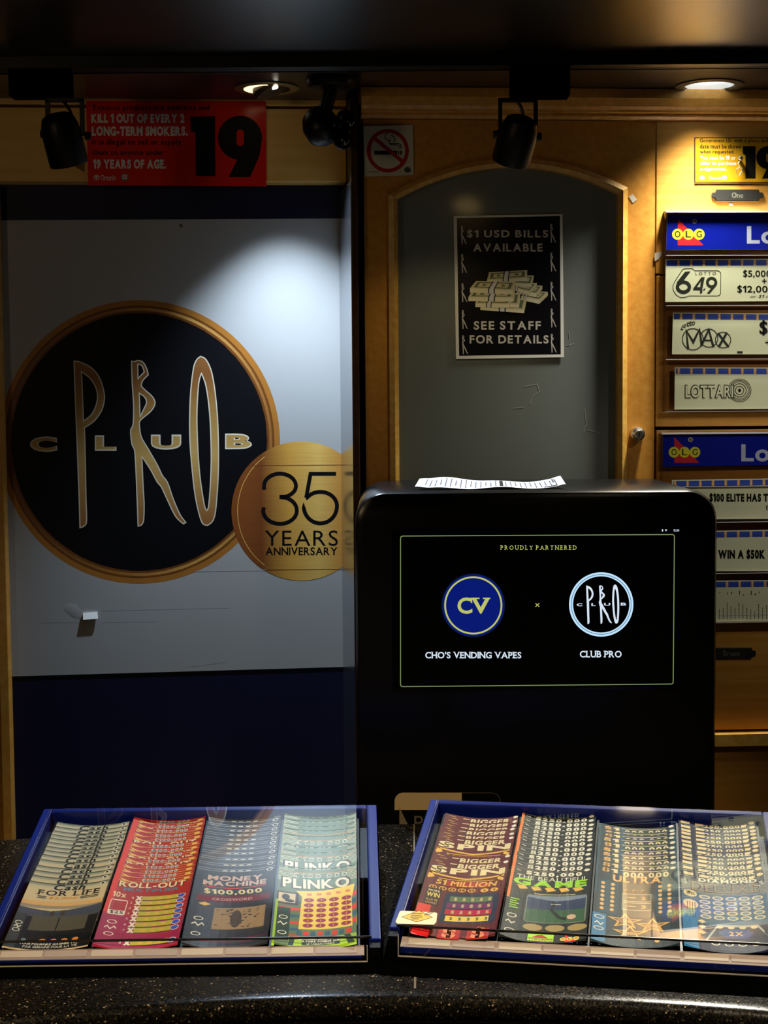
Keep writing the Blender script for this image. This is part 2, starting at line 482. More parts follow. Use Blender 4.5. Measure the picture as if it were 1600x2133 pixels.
# ceiling slab with two round cut-outs for the downlights
def circ(c, r, n=48): return [(c.x+r*math.cos(2*math.pi*i/n), c.y+r*math.sin(2*math.pi*i/n)) for i in range(n)]
b = MB(); b.prism([(-2.2, -1.2), (2.4, -1.2), (2.4, 3.6), (-2.2, 3.6)], CEIL, CEIL+0.03, M_CEIL, holes=[circ(DL_L, 0.050), circ(DL_R, 0.054)])
struct(b.build('ceiling'))
# the back wall proper, behind all the joinery
b = MB(); b.box(-1.6, 1.7, -CAMZ, CEIL-CAMZ, -0.26, -0.22, M_WOODD); struct(b.build('wall_back', fr=WALL))
b = MB(); b.box(-2.2, -2.15, -1.2, 3.6, 0, CEIL, mat('dim_plaster', (70, 52, 32), 0.8, noise=0.08)); struct(b.build('wall_left'))
b = MB(); b.box(2.35, 2.4, -1.2, 3.6, 0, CEIL, mat('dim_plaster', (70, 52, 32))); struct(b.build('wall_right'))

def wbox(name, x0, y0, x1, y1, off0, off1, m, bevel=0.0, yref=None):
    """upright board on the wall seen between two corners"""
    fr = WALL
    u0, v0 = fr.px(x0, y0, off1); u1, v1 = fr.px(x1, y1, off1)
    f = fr.sub((u0+u1)/2, (v0+v1)/2); w = abs(u1-u0)/2; h = abs(v0-v1)/2
    b = MB(); b.box(-w, w, -h, h, off0, off1, m)
    return b.build(name, fr=f, bevel=bevel)
FLOORPX = 3000
# header board above the club banner
def floor_v(): return -CAMZ
def upright(name, xpx, x2px, ytop, off0, off1, m, yat, bevel=0.0, z0=0.0):
    u0, vt = WALL.px(xpx, yat, off1); u1, _ = WALL.px(x2px, yat, off1)
    vt = WALL.px((xpx+x2px)/2, ytop, off1)[1]
    f = WALL.sub((u0+u1)/2, 0)
    b = MB(); w = (u1-u0)/2
    b.box(-w, w, -CAMZ+z0, vt, off0, off1, m)
    return b.build(name, fr=f, bevel=bevel)
o = wbox('trim_1', -160, 222, 722, 379, -0.22, -0.092, M_WOODLIT, 0.002); struct(o)
o = wbox('trim_2', -160, 196, 722, 221, -0.22, -0.090, M_WOODLIT, 0.002); struct(o)
o = upright('trim_3', -5, 16, 384, -0.22, BO+0.035, M_WOODV, 1300, 0.002); struct(o)
o = upright('trim_4', -160, -6, 1440, -0.22, BO+0.02, M_WOODD, 1600, 0.0); struct(o)
o = upright('trim_5', -160, -6, 384, -0.22, BO+0.016, M_WOODV, 900, 0.0); struct(o)
# middle post, dark gap, and its splayed bright edge strip
o = upright('trim_6', 733, 748, 200, -0.22, 0.044, M_WOODD, 700, 0.002); struct(o)
ua, _ = WALL.px(708, 700, BO); ub, _ = WALL.px(733, 700, 0.044)
vt = WALL.px(720, 380, 0.02)[1]
b = MB(); b.prism([(0, 0), (ub-ua, BO-0.044), (ub-ua, BO-0.03), (0.012, 0.004)], 0, vt+CAMZ, M_ALU)
f = Frame(WALL.w(ua, -CAMZ, BO), WALL.u, -WALL.n)
struct(b.build('trim_7', fr=f))
# crown moulding over the doors
def crown():
    y = [WALL.px(1000, q, 0.03)[1] for q in (203, 222, 229, 233, 240, 246)]
    u0 = WALL.px(752, 220, 0.03)[0]; u1 = WALL.px(2280, 220, 0.03)[0]
    prof = [(-0.055, y[0]+0.03), (0.046, y[0]+0.03), (0.046, y[0]-0.002), (0.040, y[1]), (0.034, y[2]), (0.034, y[3]), (0.028, y[3]), (0.028, y[4]), (0.022, y[5]), (-0.055, y[5])]
    prof = [(a, min(q, CEIL-CAMZ-0.0005)) for a, q in prof]
    f = Frame(WALL.w(0, 0, 0), WALL.n, WALL.v)   # x = out of the wall, y up, z = -u
    b = MB(); b.prism(list(reversed(prof)), -u1, -u0, M_WOODH)
    return struct(b.build('trim_8', fr=f, bevel=0.0015))
crown()

# ================================================================== LEFT: navy cabinet door and club banner
def navy():
    u0 = WALL.px(2, 900, BO)[0]; u1 = WALL.px(709, 700, BO)[0]; vt = WALL.px(360, 370, BO)[1]
    f = WALL.sub((u0+u1)/2, 0, 0); w = (u1-u0)/2
    b = MB(); b.box(-w, w, -CAMZ+0.06, vt, BO-0.03, BO, M_NAVY)
    o = b.build('navy_cabinet_door', fr=f, bevel=0.001)
    return tag(o, 'navy blue cabinet door behind the white club banner', 'panel')
navy()

GOLD1 = mat('print_gold', (156, 100, 36), 0.45, 0.3, noise=0.12, nscale=30)
GOLD2 = mat('print_dark_gold', (104, 58, 18), 0.45, 0.3, noise=0.15, nscale=30)
GOLD3 = mat('print_light_gold', (206, 160, 82), 0.45, 0.3, noise=0.1, nscale=30)
CREAMP = mat('print_cream', (200, 190, 168), 0.5, 0.25)
PBLACK = mat('print_black', (4, 5, 9), 0.5, 0.15)
M_CREASE = mat('banner_crease', (152, 154, 160), 0.6)
M_HOLE = mat('torn_hole_dark', (92, 84, 70), 0.8)
# the club's lettering, traced in its own coordinates
LP = [(325,405),(347,408),(395,430),(435,475),(457,545),(455,592),(440,632),(410,670),(370,697),(373,780),(377,1000),(380,1100),(371,1126),(351,1135),(347,1000),(338,760),(330,560)]
LPH = [(357,450),(395,480),(420,520),(428,560),(421,600),(400,640),(366,668),(362,560)]
LR = [(577,405),(592,407),(600,402),(625,408),(643,437),(650,465),(626,490),(619,514),(640,535),(668,560),(680,590),(661,625),(616,664),(612,690),(620,738),(650,790),(690,860),(712,906),(735,938),(760,1010),(790,1078),(815,1112),(804,1118),(770,1085),(735,1015),(708,957),(690,935),(660,880),(622,822),(628,960),(632,1030),(630,1100),(621,1122),(606,1128),(601,1000),(592,810),(579,770),(573,710),(584,680),(586,600),(580,500)]
LRH1 = [(604,418),(622,424),(633,452),(605,482)]
LRH2 = [(611,545),(634,562),(643,586),(631,615),(614,650)]
LO = [(880,384),(905,400),(930,460),(948,580),(957,720),(958,880),(948,1040),(935,1102),(910,1125),(884,1108),(857,1000),(840,850),(832,720),(835,560),(848,440),(862,400)]
LOH = [(884,458),(905,520),(920,640),(926,780),(925,900),(916,1035),(906,1060),(895,1030),(876,900),(866,750),(864,620),(872,500)]
def rounded(pts, n=4, corner=52):
    """smooth an outline through its points, keeping the sharp corners"""
    out = []; k = len(pts)
    def sharp(i):
        a, b, c = (Vector(pts[q % k]) for q in (i-1, i, i+1))
        return (b-a).angle(c-b, 0) > math.radians(corner)
    for i in range(k):
        p1, p2 = Vector(pts[i]), Vector(pts[(i+1) % k])
        p0 = p1 if sharp(i) else Vector(pts[i-1]); p3 = p2 if sharp(i+1) else Vector(pts[(i+2) % k])
        for q in range(n):
            t = q/n
            v = 0.5*((2*p1)+(p2-p0)*t+(2*p0-5*p1+4*p2-p3)*t*t+(3*p1-p0-3*p2+p3)*t**3)
            out.append((v.x, v.y))
    return out
LP, LPH, LR, LRH1, LRH2, LO, LOH = (rounded(q) for q in (LP, LPH, LR, LRH1, LRH2, LO, LOH))
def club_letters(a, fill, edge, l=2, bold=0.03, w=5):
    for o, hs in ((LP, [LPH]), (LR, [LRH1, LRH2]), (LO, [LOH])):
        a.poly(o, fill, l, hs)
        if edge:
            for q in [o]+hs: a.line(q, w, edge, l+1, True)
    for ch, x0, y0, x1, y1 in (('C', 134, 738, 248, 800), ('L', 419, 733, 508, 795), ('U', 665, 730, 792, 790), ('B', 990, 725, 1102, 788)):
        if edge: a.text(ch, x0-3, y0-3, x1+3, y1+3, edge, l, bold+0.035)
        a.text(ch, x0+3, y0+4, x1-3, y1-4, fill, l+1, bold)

def draw_banner(a):
    a.zoom(0, 560, 1600/760.0)
    R0 = 8
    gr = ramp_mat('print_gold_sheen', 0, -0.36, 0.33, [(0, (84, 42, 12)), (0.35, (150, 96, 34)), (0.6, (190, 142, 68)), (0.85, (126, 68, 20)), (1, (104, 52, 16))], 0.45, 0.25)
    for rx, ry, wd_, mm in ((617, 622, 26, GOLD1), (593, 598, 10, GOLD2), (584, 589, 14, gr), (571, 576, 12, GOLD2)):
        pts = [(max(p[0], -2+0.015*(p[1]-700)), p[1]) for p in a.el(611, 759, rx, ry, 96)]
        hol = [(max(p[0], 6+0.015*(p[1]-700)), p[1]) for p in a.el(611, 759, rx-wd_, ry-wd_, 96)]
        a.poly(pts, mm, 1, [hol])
    a.ell(611, 759, 562, 566, PBLACK, 1, n=96)
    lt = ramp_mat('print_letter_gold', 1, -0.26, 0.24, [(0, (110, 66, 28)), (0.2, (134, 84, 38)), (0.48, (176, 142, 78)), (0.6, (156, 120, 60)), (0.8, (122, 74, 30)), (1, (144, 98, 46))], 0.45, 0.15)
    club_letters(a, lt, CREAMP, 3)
    # anniversary roundel, cut off by the banner's edge
    g2 = ramp_mat('print_roundel_gold', 0, 0.14, 0.335, [(0, (120, 62, 14)), (0.16, (110, 56, 12)), (0.45, (190, 140, 56)), (0.75, (208, 168, 84)), (1, (184, 126, 48))], 0.45, 0.2)
    lim = lambda y: 1503+(y-700)*0.016
    a.poly([(min(p[0], lim(p[1])), p[1]) for p in a.el(1320, 1062, 305, 305, 96)], g2, 5)
    a.line(a.el(1320, 1062, 278, 290, 40, 125, 235), 3, GOLD3, 6)
    th = 17
    a3 = a.el(1230, 958, 70, 60, 24, 190, 360)+a.el(1228, 958, 72, 46, 14, 0, 90)
    a.line([(1158,968)]+a.el(1228, 952, 70, 54, 20, 180, 360)+a.el(1228, 952, 70, 50, 12, 0, 70)+[(1226,1000)], th, PBLACK, 7)
    a.line([(1226,1000)]+a.el(1228, 1060, 74, 60, 12, 290, 360)+a.el(1228, 1060, 74, 58, 20, 0, 180)+[(1158,1046)], th, PBLACK, 7)
    a.line([(1474,899),(1362,899),(1343,1004)], th, PBLACK, 7)
    a.line([(1343,1004)]+a.el(1405, 1040, 73, 62, 20, 215, 360)+a.el(1405, 1040, 73, 76, 20, 0, 180)+[(1332,1048)], th, PBLACK, 7)
    a.text('YEARS', 1162, 1147, 1482, 1215, PBLACK, 7, 0.0, track=0.12)
    a.text('ANNIVERSARY', 1165, 1221, 1480, 1256, PBLACK, 7, 0.02, track=0.07)
    # fold lines, scuffs
    for y, x0 in ((868, 1060), (1325, 850)):
        if y > 1000: a.line([(x0, y), (1170, y-5)], 2.2, M_CREASE, 8)
        a.line([(max(x0, 1170 if y > 1000 else 1090), y-5), (lim(y)-2, y-8)], 2.2, GOLD2, 8)
    a.zoom(0, 0, 1)
    a.line([(212, 1272), (480, 1266)], 1.5, M_CREASE, 2); a.line([(85, 1297), (170, 1296)], 1.5, M_CREASE, 2)
    a.line([(215, 1296), (330, 1294)], 1.5, M_CREASE, 2); a.line([(395, 1389), (470, 1379)], 1.2, M_CREASE, 2)
    a.ell(377, 470, 4, 4, M_HOLE, 2)
bc = [(2, 459), (708, 455), (724, 1389), (24, 1409)]
ban = sheet('club_banner', WALL, bc, 0.0012, BO+0.0004, M_BANNER, None, draw_banner)
tag(ban, 'white vinyl banner with black and gold club roundel and gold anniversary disc', 'banner')
def tear():
    f = WALL.at(186, 1270, BO+0.0014)
    inv = ban.matrix_world.inverted()
    b = Art(px_map(f), 0.0)
    b.poly([(168, 1248), (180, 1243), (204, 1246), (209, 1262), (207, 1288), (190, 1298), (170, 1290), (166, 1270)], M_HOLE, 1)
    o = b.build('torn_hole'); o.parent = ban; o.matrix_parent_inverse = inv; o.matrix_world = f.matrix()
    b = MB()
    pts = [f.px(*p) for p in ((173, 1276), (203, 1274), (205, 1288), (174, 1290))]
    z = (0.003, 0.003, 0.006, 0.006)
    b.add([(p[0], p[1], q) for p, q in zip(pts, z)]+[(p[0], p[1]-0.001, q-0.002) for p, q in zip(pts, z)], [(3, 2, 1, 0), (0, 1, 5, 4), (1, 2, 6, 5), (2, 3, 7, 6), (3, 0, 4, 7), (4, 5, 6, 7)], M_WHITE)
    o = b.build('torn_flap'); o.parent = ban; o.matrix_parent_inverse = inv; o.matrix_world = f.matrix()
    b = MB()
    pts = [f.px(*p) for p in ((140, 1256), (160, 1258), (172, 1276), (170, 1290), (150, 1285), (132, 1268))]
    ce = f.px(152, 1270)
    b.add([(p[0], p[1], 0.0003) for p in pts]+[(ce[0], ce[1], 0.0014)], [(i, (i+1) % 6, 6) if False else ((i+1) % 6, i, 6) for i in range(6)], M_BANNER)
    o = b.build('dent', smooth=True); o.parent = ban; o.matrix_parent_inverse = inv; o.matrix_world = f.matrix()
tear()

# ---- red age warning sign
M_RED = mat('red_sign_plastic', (226, 38, 22), 0.22, 0.5, noise=0.05, nscale=10)
def draw_red(a):
    a.text('Tobacco products are addictive and', 192, 219, 436, 232, M_INK, 1, 0.025)
    a.text('KILL 1 OUT OF EVERY 2', 190, 237, 384, 256, M_WHITE, 1, 0.055, track=0.06)
    a.text('LONG-TERM SMOKERS.', 191, 263, 391, 283, M_WHITE, 1, 0.055, track=0.06)
    a.text('It is illegal to sell or supply', 192, 290, 378, 305, M_INK, 1, 0.025)
    a.text('them to anyone under', 192, 312, 341, 326, M_INK, 1, 0.025)
    a.text('19 YEARS OF AGE.', 194, 332, 346, 352, M_WHITE, 1, 0.055, track=0.06)
    a.text('Ontario', 210, 364, 241, 376, M_WHITE, 1, 0.0)
    a.ell(201, 370, 6.5, 5.5, M_WHITE, 1, 1.3); a.poly([(197, 367), (205, 367), (201, 374)], M_WHITE, 1)
    a.ell(260, 369, 8.5, 8, mat('sign_grey_green', (96, 118, 104), .5), 1); a.rect(255, 364, 265, 373, M_WHITE, 2)
    a.rect(256.5, 366, 263.5, 367.5, M_RED, 3); a.rect(256.5, 369, 263.5, 370.5, M_RED, 3)
    a.poly([(396, 243), (448, 242), (449, 367), (408, 367), (407, 276), (398, 274)], M_INK, 1)
    out = a.el(500, 287, 46, 47, 24, 60, 340)
    a.poly([(545, 300), (540, 326), (521, 369), (476, 369), (500, 332)]+a.el(500, 287, 46, 46, 40, 90, 375), M_INK, 1, [a.rr(493, 270, 508, 304, 7)])
sg = sheet('warning_sign', WALL, [(179, 210), (554, 211), (555, 388), (184, 386)], 0.002, -0.0895, M_RED, None, draw_red)
tag(sg, 'red age warning sign with large black 19 on the header board', 'sign')
# clear leftover bag hanging under the left spotlight
def bag():
    f = WALL.at(165, 325, -0.0915); b = MB()
    pts = [f.px(*p) for p in ((150, 338), (172, 322), (176, 345), (175, 358), (160, 350))]
    b.prism(list(reversed(pts)), 0, 0.003, clear('crinkled_film', (0.75, 0.7, 0.55), 1.5, 0.2))
    return tag(b.build('plastic_film', fr=f), 'crinkled scrap of clear film behind the left black spotlight', 'film scrap')
bag()

# ================================================================== MIDDLE: arched door
def arch(x0, x1, ys0, ys1, ytop, ybot, n=24):
    """outline of the arch, clockwise from bottom left, in photo coordinates"""
    o = [(x0, ybot)]
    mx = (x0+x1)/2
    for i in range(n+1):
        t = i/n; x = x0+(x1-x0)*t
        ys = ys0+(ys1-ys0)*t
        o.append((x, ys-(((ys0+ys1)/2)-ytop)*(1-(2*t-1)**2)))
    o.append((x1, ybot)); return o
def arched_door():
    f = WALL.at(1061, 700, 0.0)
    root = empty('cupboard_door', f, 'honey maple cupboard door with arched grey panel behind the black machine', 'cupboard')
    T = 0.016
    def pts(l, off): return [f.px(*p, off) for p in l]
    ul, vt = f.px(757, 249, T); ur, _ = f.px(1364, 700, T); vb = -CAMZ+0.08-(f.O.z-CAMZ)
    vb = 0.08-f.O.z
    hole = pts(arch(818, 1301, 408, 394, 338, 1500), T)
    hb = hole[0][1]; hole = [(max(min(p[0], hole[-2][0]), hole[1][0]), p[1]) for p in hole]
    b = MB(); b.prism([(ul, vb), (ur, vb), (ur, vt), (ul, vt)], -0.006, T, M_WOODV, holes=[hole])
    b.build('door_board', root)
    # moulding, a raised band around the opening
    Z = 0.026
    oo = pts(arch(809, 1309, 405, 390, 329, 1506), Z); ii = pts(arch(829, 1290, 413, 402, 347, 1494), Z)
    for l in (oo, ii):
        for k in (0, -1): l[k] = (l[1][0] if k == 0 else l[-2][0], l[k][1])
    b = MB(); n = len(oo)
    mid = [((p[0]*0.45+q[0]*0.55), (p[1]*0.45+q[1]*0.55)) for p, q in zip(oo, ii)]
    loops = [(oo, T-0.001), (oo, Z-0.004), (mid, Z), (ii, Z-0.008), (ii, 0.0005)]
    vs = [(p[0], p[1], z) for l, z in loops for p in l]; fs = []
    for k in range(4):
        for i in range(n):
            j = (i+1) % n
            fs.append((k*n+i, k*n+j, (k+1)*n+j, (k+1)*n+i))
    fs = [tuple(reversed(q)) for q in fs]
    b.add(vs, fs, M_MOULD); b.build('arch_moulding', root)
    g = pts(arch(824, 1296, 412, 400, 344, 1500), 0)
    b = MB(); b.prism(list(reversed(g)), -0.004, 0.0, M_GREY); b.build('grey_panel', root)
    # round cam lock
    c = f.px(1326, 904, T)
    b = MB(); b.lathe([(0.0, 0.026), (0.007, 0.026), (0.0085, 0.024), (0.0085, 0.020), (0.0125, 0.018), (0.0135, 0.012), (0.0135, 0.0)], M_STEEL, 32, (c[0], c[1], T))
    lk = b.build('lock', root, smooth=True); lk['label'] = 'round chrome lock'
    b = MB(); b.box(c[0]-0.0008, c[0]+0.0008, c[1]-0.004, c[1]+0.004, T+0.0258, T+0.0264, M_BLACK); b.build('keyhole', lk)
    # traces of removed tape on the panel
    sm = mat('tape_residue', (150, 154, 150), 0.6)
    for pl in ([(1090, 805), (1120, 800), (1124, 815), (1108, 828), (1104, 842)], [(1072, 850), (1092, 848)], [(1222, 895), (1250, 902)], [(1218, 850), (1222, 890)], [(1216, 900), (1222, 880)], [(1185, 690), (1188, 722)], [(1180, 720), (1196, 716)]):
        a = Art(px_map(f, 0.0003), 0.0003); a.line(pl, 1.4, sm, 1); a.build('tape_residue', root)
    return root
arched_door()
def bills(a):
    a.zoom(930, 430, 1600/260.0)
    a.poly([(133, 150), (1456, 122), (1466, 1895), (163, 1915)], mat('poster_black', (10, 9, 16), 0.3, 0.5), 1)
    tx = mat('poster_silver', (196, 192, 184), 0.5)
    a.text('$1 USD BILLS', 265, 292, 1305, 405, tx, 2, 0.03, track=0.16)
    a.text('AVAILABLE', 343, 475, 1232, 580, tx, 2, 0.03, track=0.14)
    a.text('SEE STAFF', 350, 1470, 1210, 1580, tx, 2, 0.03, track=0.16)
    a.text('FOR DETAILS', 297, 1650, 1310, 1758, tx, 2, 0.03, track=0.14)
    T0 = a.T
    s = 6.1538
    for xl, ys in ((188, (250, 615, 988, 1332, 1655)), (1333, (226, 594, 970, 1312, 1635))):
        for i, y in enumerate(ys):
            X = 930+(xl+(i*4 if xl < 500 else i*2))/s; Y = 430+y/s
            k = 715.0/38.0; kx = 242.0/11.5
            a.T = (X-573/kx, Y-402/k, kx, k)
            a.poly(LR, tx, 2, [LRH1, LRH2]); a.line(LR, 16, tx, 3, True)
    a.T = T0
    cr = mat('bill_cream', (206, 196, 152), 0.6); ed = mat('bill_edge', (228, 220, 186), 0.6); gn = mat('bill_green', (98, 108, 74), 0.6); bd = mat('bill_band', (216, 212, 206), 0.6); nv = mat('bill_band_edge', (40, 44, 84), 0.6)
    def stack(tl, tr, br, bl, h, l, band=0.5):
        q = [tl, tr, br, bl]
        lerp = lambda p, r, t: (p[0]+(r[0]-p[0])*t, p[1]+(r[1]-p[1])*t)
        a.poly([bl, br, (br[0], br[1]+h), (bl[0], bl[1]+h)], ed, l)
        a.poly([tr, br, (br[0], br[1]+h), (tr[0], tr[1]+h)], cr, l)
        a.poly(q, cr, l)
        i = [lerp(lerp(tl, tr, u), lerp(bl, br, u), v) for u, v in ((.06, .14), (.94, .14), (.94, .86), (.06, .86))]
        a.poly(i, gn, l+1)
        i = [lerp(lerp(tl, tr, u), lerp(bl, br, u), v) for u, v in ((.14, .26), (.86, .26), (.86, .74), (.14, .74))]
        a.poly(i, cr, l+2)
        for c_ in (.27, .73):
            m_ = lerp(lerp(tl, tr, c_), lerp(bl, br, c_), .5)
            w = abs(tr[0]-tl[0])*.05
            a.ell(m_[0], m_[1], w, w*.5, gn, l+3, n=14)
        for u0, u1, mm, ll in ((band-.08, band+.08, nv, l+3), (band-.05, band+.05, bd, l+4)):
            t0, t1, b1, b0 = lerp(tl, tr, u0), lerp(tl, tr, u1), lerp(bl, br, u1), lerp(bl, br, u0)
            a.poly([t0, t1, b1, (b1[0], b1[1]+h), (b0[0], b0[1]+h), b0], mm, ll)
    stack((1040, 1080), (1300, 1095), (1190, 1200), (960, 1150), 50, 2, .2)
    stack((990, 1010), (1230, 1015), (1150, 1120), (900, 1070), 45, 7, .2)
    stack((880, 985), (1160, 980), (1060, 1095), (870, 1040), 40, 12, .15)
    stack((830, 880), (1118, 885), (1090, 1000), (760, 975), 35, 17, .3)
    stack((545, 845), (1035, 815), (1030, 915), (520, 945), 40, 22, .47)
    stack((520, 1180), (1025, 1180), (995, 1330), (435, 1290), 38, 22, .5)
    stack((480, 1120), (945, 1110), (930, 1260), (420, 1230), 40, 27, .45)
    stack((400, 1160), (850, 1150), (800, 1255), (370, 1245), 45, 32, .4)
    stack((330, 1075), (875, 1080), (850, 1170), (280, 1165), 50, 37, .52)
    stack((380, 955), (885, 965), (850, 1075), (300, 1050), 55, 42, .5)
po = sheet('paper_poster', WALL, [(945, 450), (1172, 446), (1175, 744), (950, 748)], 0.0006, 0.002, M_PAPER, None, bills)
# keep the poster's many printed layers thin
tag(po, 'black paper notice with white border and heaps of dollar bills on the grey panel', 'poster')
# ---- no smoking sign
def nosmoke(a):
    rd = mat('sign_red', (170, 18, 26), 0.4)
    a.ell(808, 314, 44, 45.5, rd, 1, 8)
    a.line([(778, 286), (838, 336)], 8, rd, 3)
    k = M_INK
    a.rect(780, 314, 827, 322, k, 2); a.rect(829, 314, 831.5, 322, k, 2); a.rect(833.5, 314, 837.5, 322, k, 2)
    a.line([(836, 310), (835, 302), (830, 299), (812, 299), (810, 296), (814, 292)], 1.8, k, 2)
    a.line([(831.5, 310), (831, 304), (828, 302), (812, 301.5)], 1.5, k, 2)
    a.line([(808, 277), (803, 280), (802, 286), (805, 291), (812, 293)], 1.8, k, 2); a.line([(815, 281), (821, 285), (823, 291), (821, 296)], 1.8, k, 2)
    a.ell(849, 354, 7, 6, mat('sign_seal', (70, 72, 62), .6), 1); a.line([(765, 358), (789, 358)], 1.4, mat('sign_seal', (70, 72, 62)), 1)
ns = sheet('no_smoking_sign', WALL, [(757, 263), (860, 260), (862, 365), (759, 368)], 0.003, 0.0165, mat('sign_cream', (196, 198, 178), 0.4), M_INK, nosmoke)
tag(ns, 'square white no smoking sign with red slashed circle', 'sign')

# ================================================================== RIGHT: cabinet fronts, holders and papers
def front(y0, y1, label, x0=1367, yat=None):
    f = WALL.at(1560, (y0+y1)/2, 0.0); T = 0.018
    u0 = f.px(x0, (y0+y1)/2, T)[0]; u1 = u0+0.85
    v1 = f.px(1480, y0, T)[1]; v0 = f.px(1480, y1, T)[1] if y1 < 2500 else 0.08-f.O.z
    b = MB(); b.box(u0, u1, v0, v1, -0.02, T, M_WOODH)
    return tag(b.build('cabinet_front', fr=f, bevel=0.0015), label, 'cabinet')
front(249, 570, 'topmost maple cabinet front, bearing the yellow sign and black name plate')
front(574, 888, 'second maple cabinet front from the top, behind the three upper lottery strips')
front(895, 1521, 'third maple cabinet front from the top, behind the lower lottery holder')
front(1537, 3000, 'lowest maple cabinet front, below the bright edge at lower right')
# a bright edging strip on top of the lowest front
o = wbox('trim_9', 1440, 1532, 2280, 1537, -0.02, 0.040, M_MOULD, 0.0); struct(o)

M_YEL = mat('yellow_sign', (190, 142, 22), 0.4, 0.3)
def draw_yel(a):
    a.zoom(1280, 260, 1365/320.0)
    X1 = 1700
    for q in ((712, 112, X1, 119), (712, 508, X1, 515), (712, 112, 719, 515), (X1-7, 112, X1, 515)): a.rect(*q, M_INK, 1)
    a.text('Government I.D. with a photo and', 760, 122, 1362, 166, M_INK, 1, 0.025, track=0.06)
    a.text('date must be shown', 760, 172, 1128, 212, M_INK, 1, 0.025, track=0.06)
    a.text('when requested.', 760, 224, 1066, 264, M_INK, 1, 0.025, track=0.06)
    a.text('You must be 19 or', 760, 274, 1076, 312, M_WHITE, 1, 0.025, track=0.06)
    a.text('older to purchase', 760, 326, 1082, 366, M_WHITE, 1, 0.025, track=0.06)
    a.text('e-cigarettes.', 760, 378, 996, 416, M_WHITE, 1, 0.025, track=0.06)
    a.text('Ontario', 842, 456, 950, 484, M_WHITE, 1, 0.0)
    a.ell(978, 468, 21, 20, M_WHITE, 1, 5); a.poly([(968, 460), (988, 460), (978, 478)], M_WHITE, 1)
    a.ell(780, 470, 22, 18, M_WHITE, 1, 5); a.rect(770, 462, 790, 480, M_WHITE, 1)
    a.poly([(1140, 190), (1255, 190), (1255, 478), (1165, 478), (1165, 268), (1143, 262)], M_INK, 1)
    a.poly([(1470, 320), (1455, 380), (1415, 478), (1310, 478), (1365, 392)]+a.el(1365, 292, 105, 103, 40, 90, 370), M_INK, 1, [a.rr(1348, 255, 1384, 332, 17)])
yl = sheet('age_sign', WALL, [(1446.5, 286), (1679, 286), (1679, 381), (1447, 382)], 0.0015, 0.0182, M_YEL, M_INK, draw_yel)
tag(yl, 'yellow age notice with black border and large 19 on the topmost cabinet front', 'sign')
def hook():
    f = WALL.at(1540, 330, 0.020)
    root = empty('key_hook', f, 'small steel hook with a curl of wire over the yellow sign', 'hook')
    c = f.px(1540, 331)
    b = MB(); b.lathe([(0, 0.012), (0.003, 0.0115), (0.0048, 0.009), (0.0048, 0.006), (0.003, 0.004), (0.003, 0)], M_STEEL, 20, (c[0], c[1], 0))
    b.build('hook_knob', root, smooth=True)
    pts = [f.px(*p) for p in ((1540, 336), (1535, 342), (1540, 348), (1533, 354), (1532, 362), (1538, 366), (1543, 358), (1545, 350), (1541, 352))]
    b = MB(); b.tube([(p[0], p[1], 0.006) for p in pts], 0.0006, M_STEEL, 6); b.build('wire_curl', root)
hook()
def plate(name, corners_fn, label, txt, tb, m_txt):
    pass
def nameplate(cx, cy, w, h, word, tx, label, fnt=0.0):
    f = WALL.at(cx, cy, 0.018)
    root = empty('name_plate', f, label, 'name plate', None)
    def outline(g):
        n = 5; x, y = w/2+g, h/2+g; k = h*0.30
        P = [(-x, -y+k), (-x+k, -y+k*.9), (-x+k*1.3, -y), (x-k*1.3, -y), (x-k, -y+k*.9), (x, -y+k), (x+k*.2, 0), (x, y-k), (x-k, y-k*.9), (x-k*1.3, y), (-x+k*1.3, y), (-x+k, y-k*.9), (-x, y-k), (-x-k*.2, 0)]
        return [f.px(cx+p[0], cy+p[1]) for p in P]
    b = MB(); b.prism(list(reversed(outline(1.3))), 0, 0.0025, mat('plate_rim', (120, 100, 60), .4, metal=.6)); b.build('plate_rim', root)
    b = MB(); b.prism(list(reversed(outline(0))), 0.0, 0.0038, mat('aged_black_plate', (24, 24, 20), .55, noise=.4, nscale=120)); p = b.build('plate', root)
    a = Art(px_map(f, 0.0038), 0.0038)
    tm = mat('aged_letter', (110, 108, 96), .5)
    a.text(word, *tx, tm, 1, fnt, serif=True)
    if word == 'One': a.ell(tx[0]+3.5, (tx[1]+tx[3])/2, 4, 5.4, tm, 1, 1.0)
    l = a.build('lettering', p)
nameplate(1535.5, 407, 104, 22, 'One', (1525, 401, 1548, 412), 'black name plate reading One under the yellow sign')
nameplate(1520, 1360, 104, 20, 'Bruen', (1506, 1355, 1541, 1367), 'black name plate half hidden by the machine, below the lower lottery strips')
def tape(pts, label, off):
    f = WALL.at(pts[0][0], pts[0][1], off); b = MB()
    b.prism(list(reversed([f.px(*p) for p in pts])), 0.0002, 0.0007, mat('cloudy_tape', (196, 190, 180), .3))
    tag(b.build('tape_scrap', fr=f), label, 'tape')
tape([(1310, 410), (1318, 404), (1327, 416), (1318, 423)], 'scrap of cloudy tape beside the upper right corner of the arch', 0.0162)
tape([(1518, 423), (1527, 423), (1527, 429), (1519, 429)], 'tiny pale tape scrap below the upper name plate', 0.0182)
tape([(1364, 527), (1378, 524), (1379, 530), (1372, 540), (1364, 544)], 'creased tape scrap at the left edge of the upper lottery holder', 0.0184)

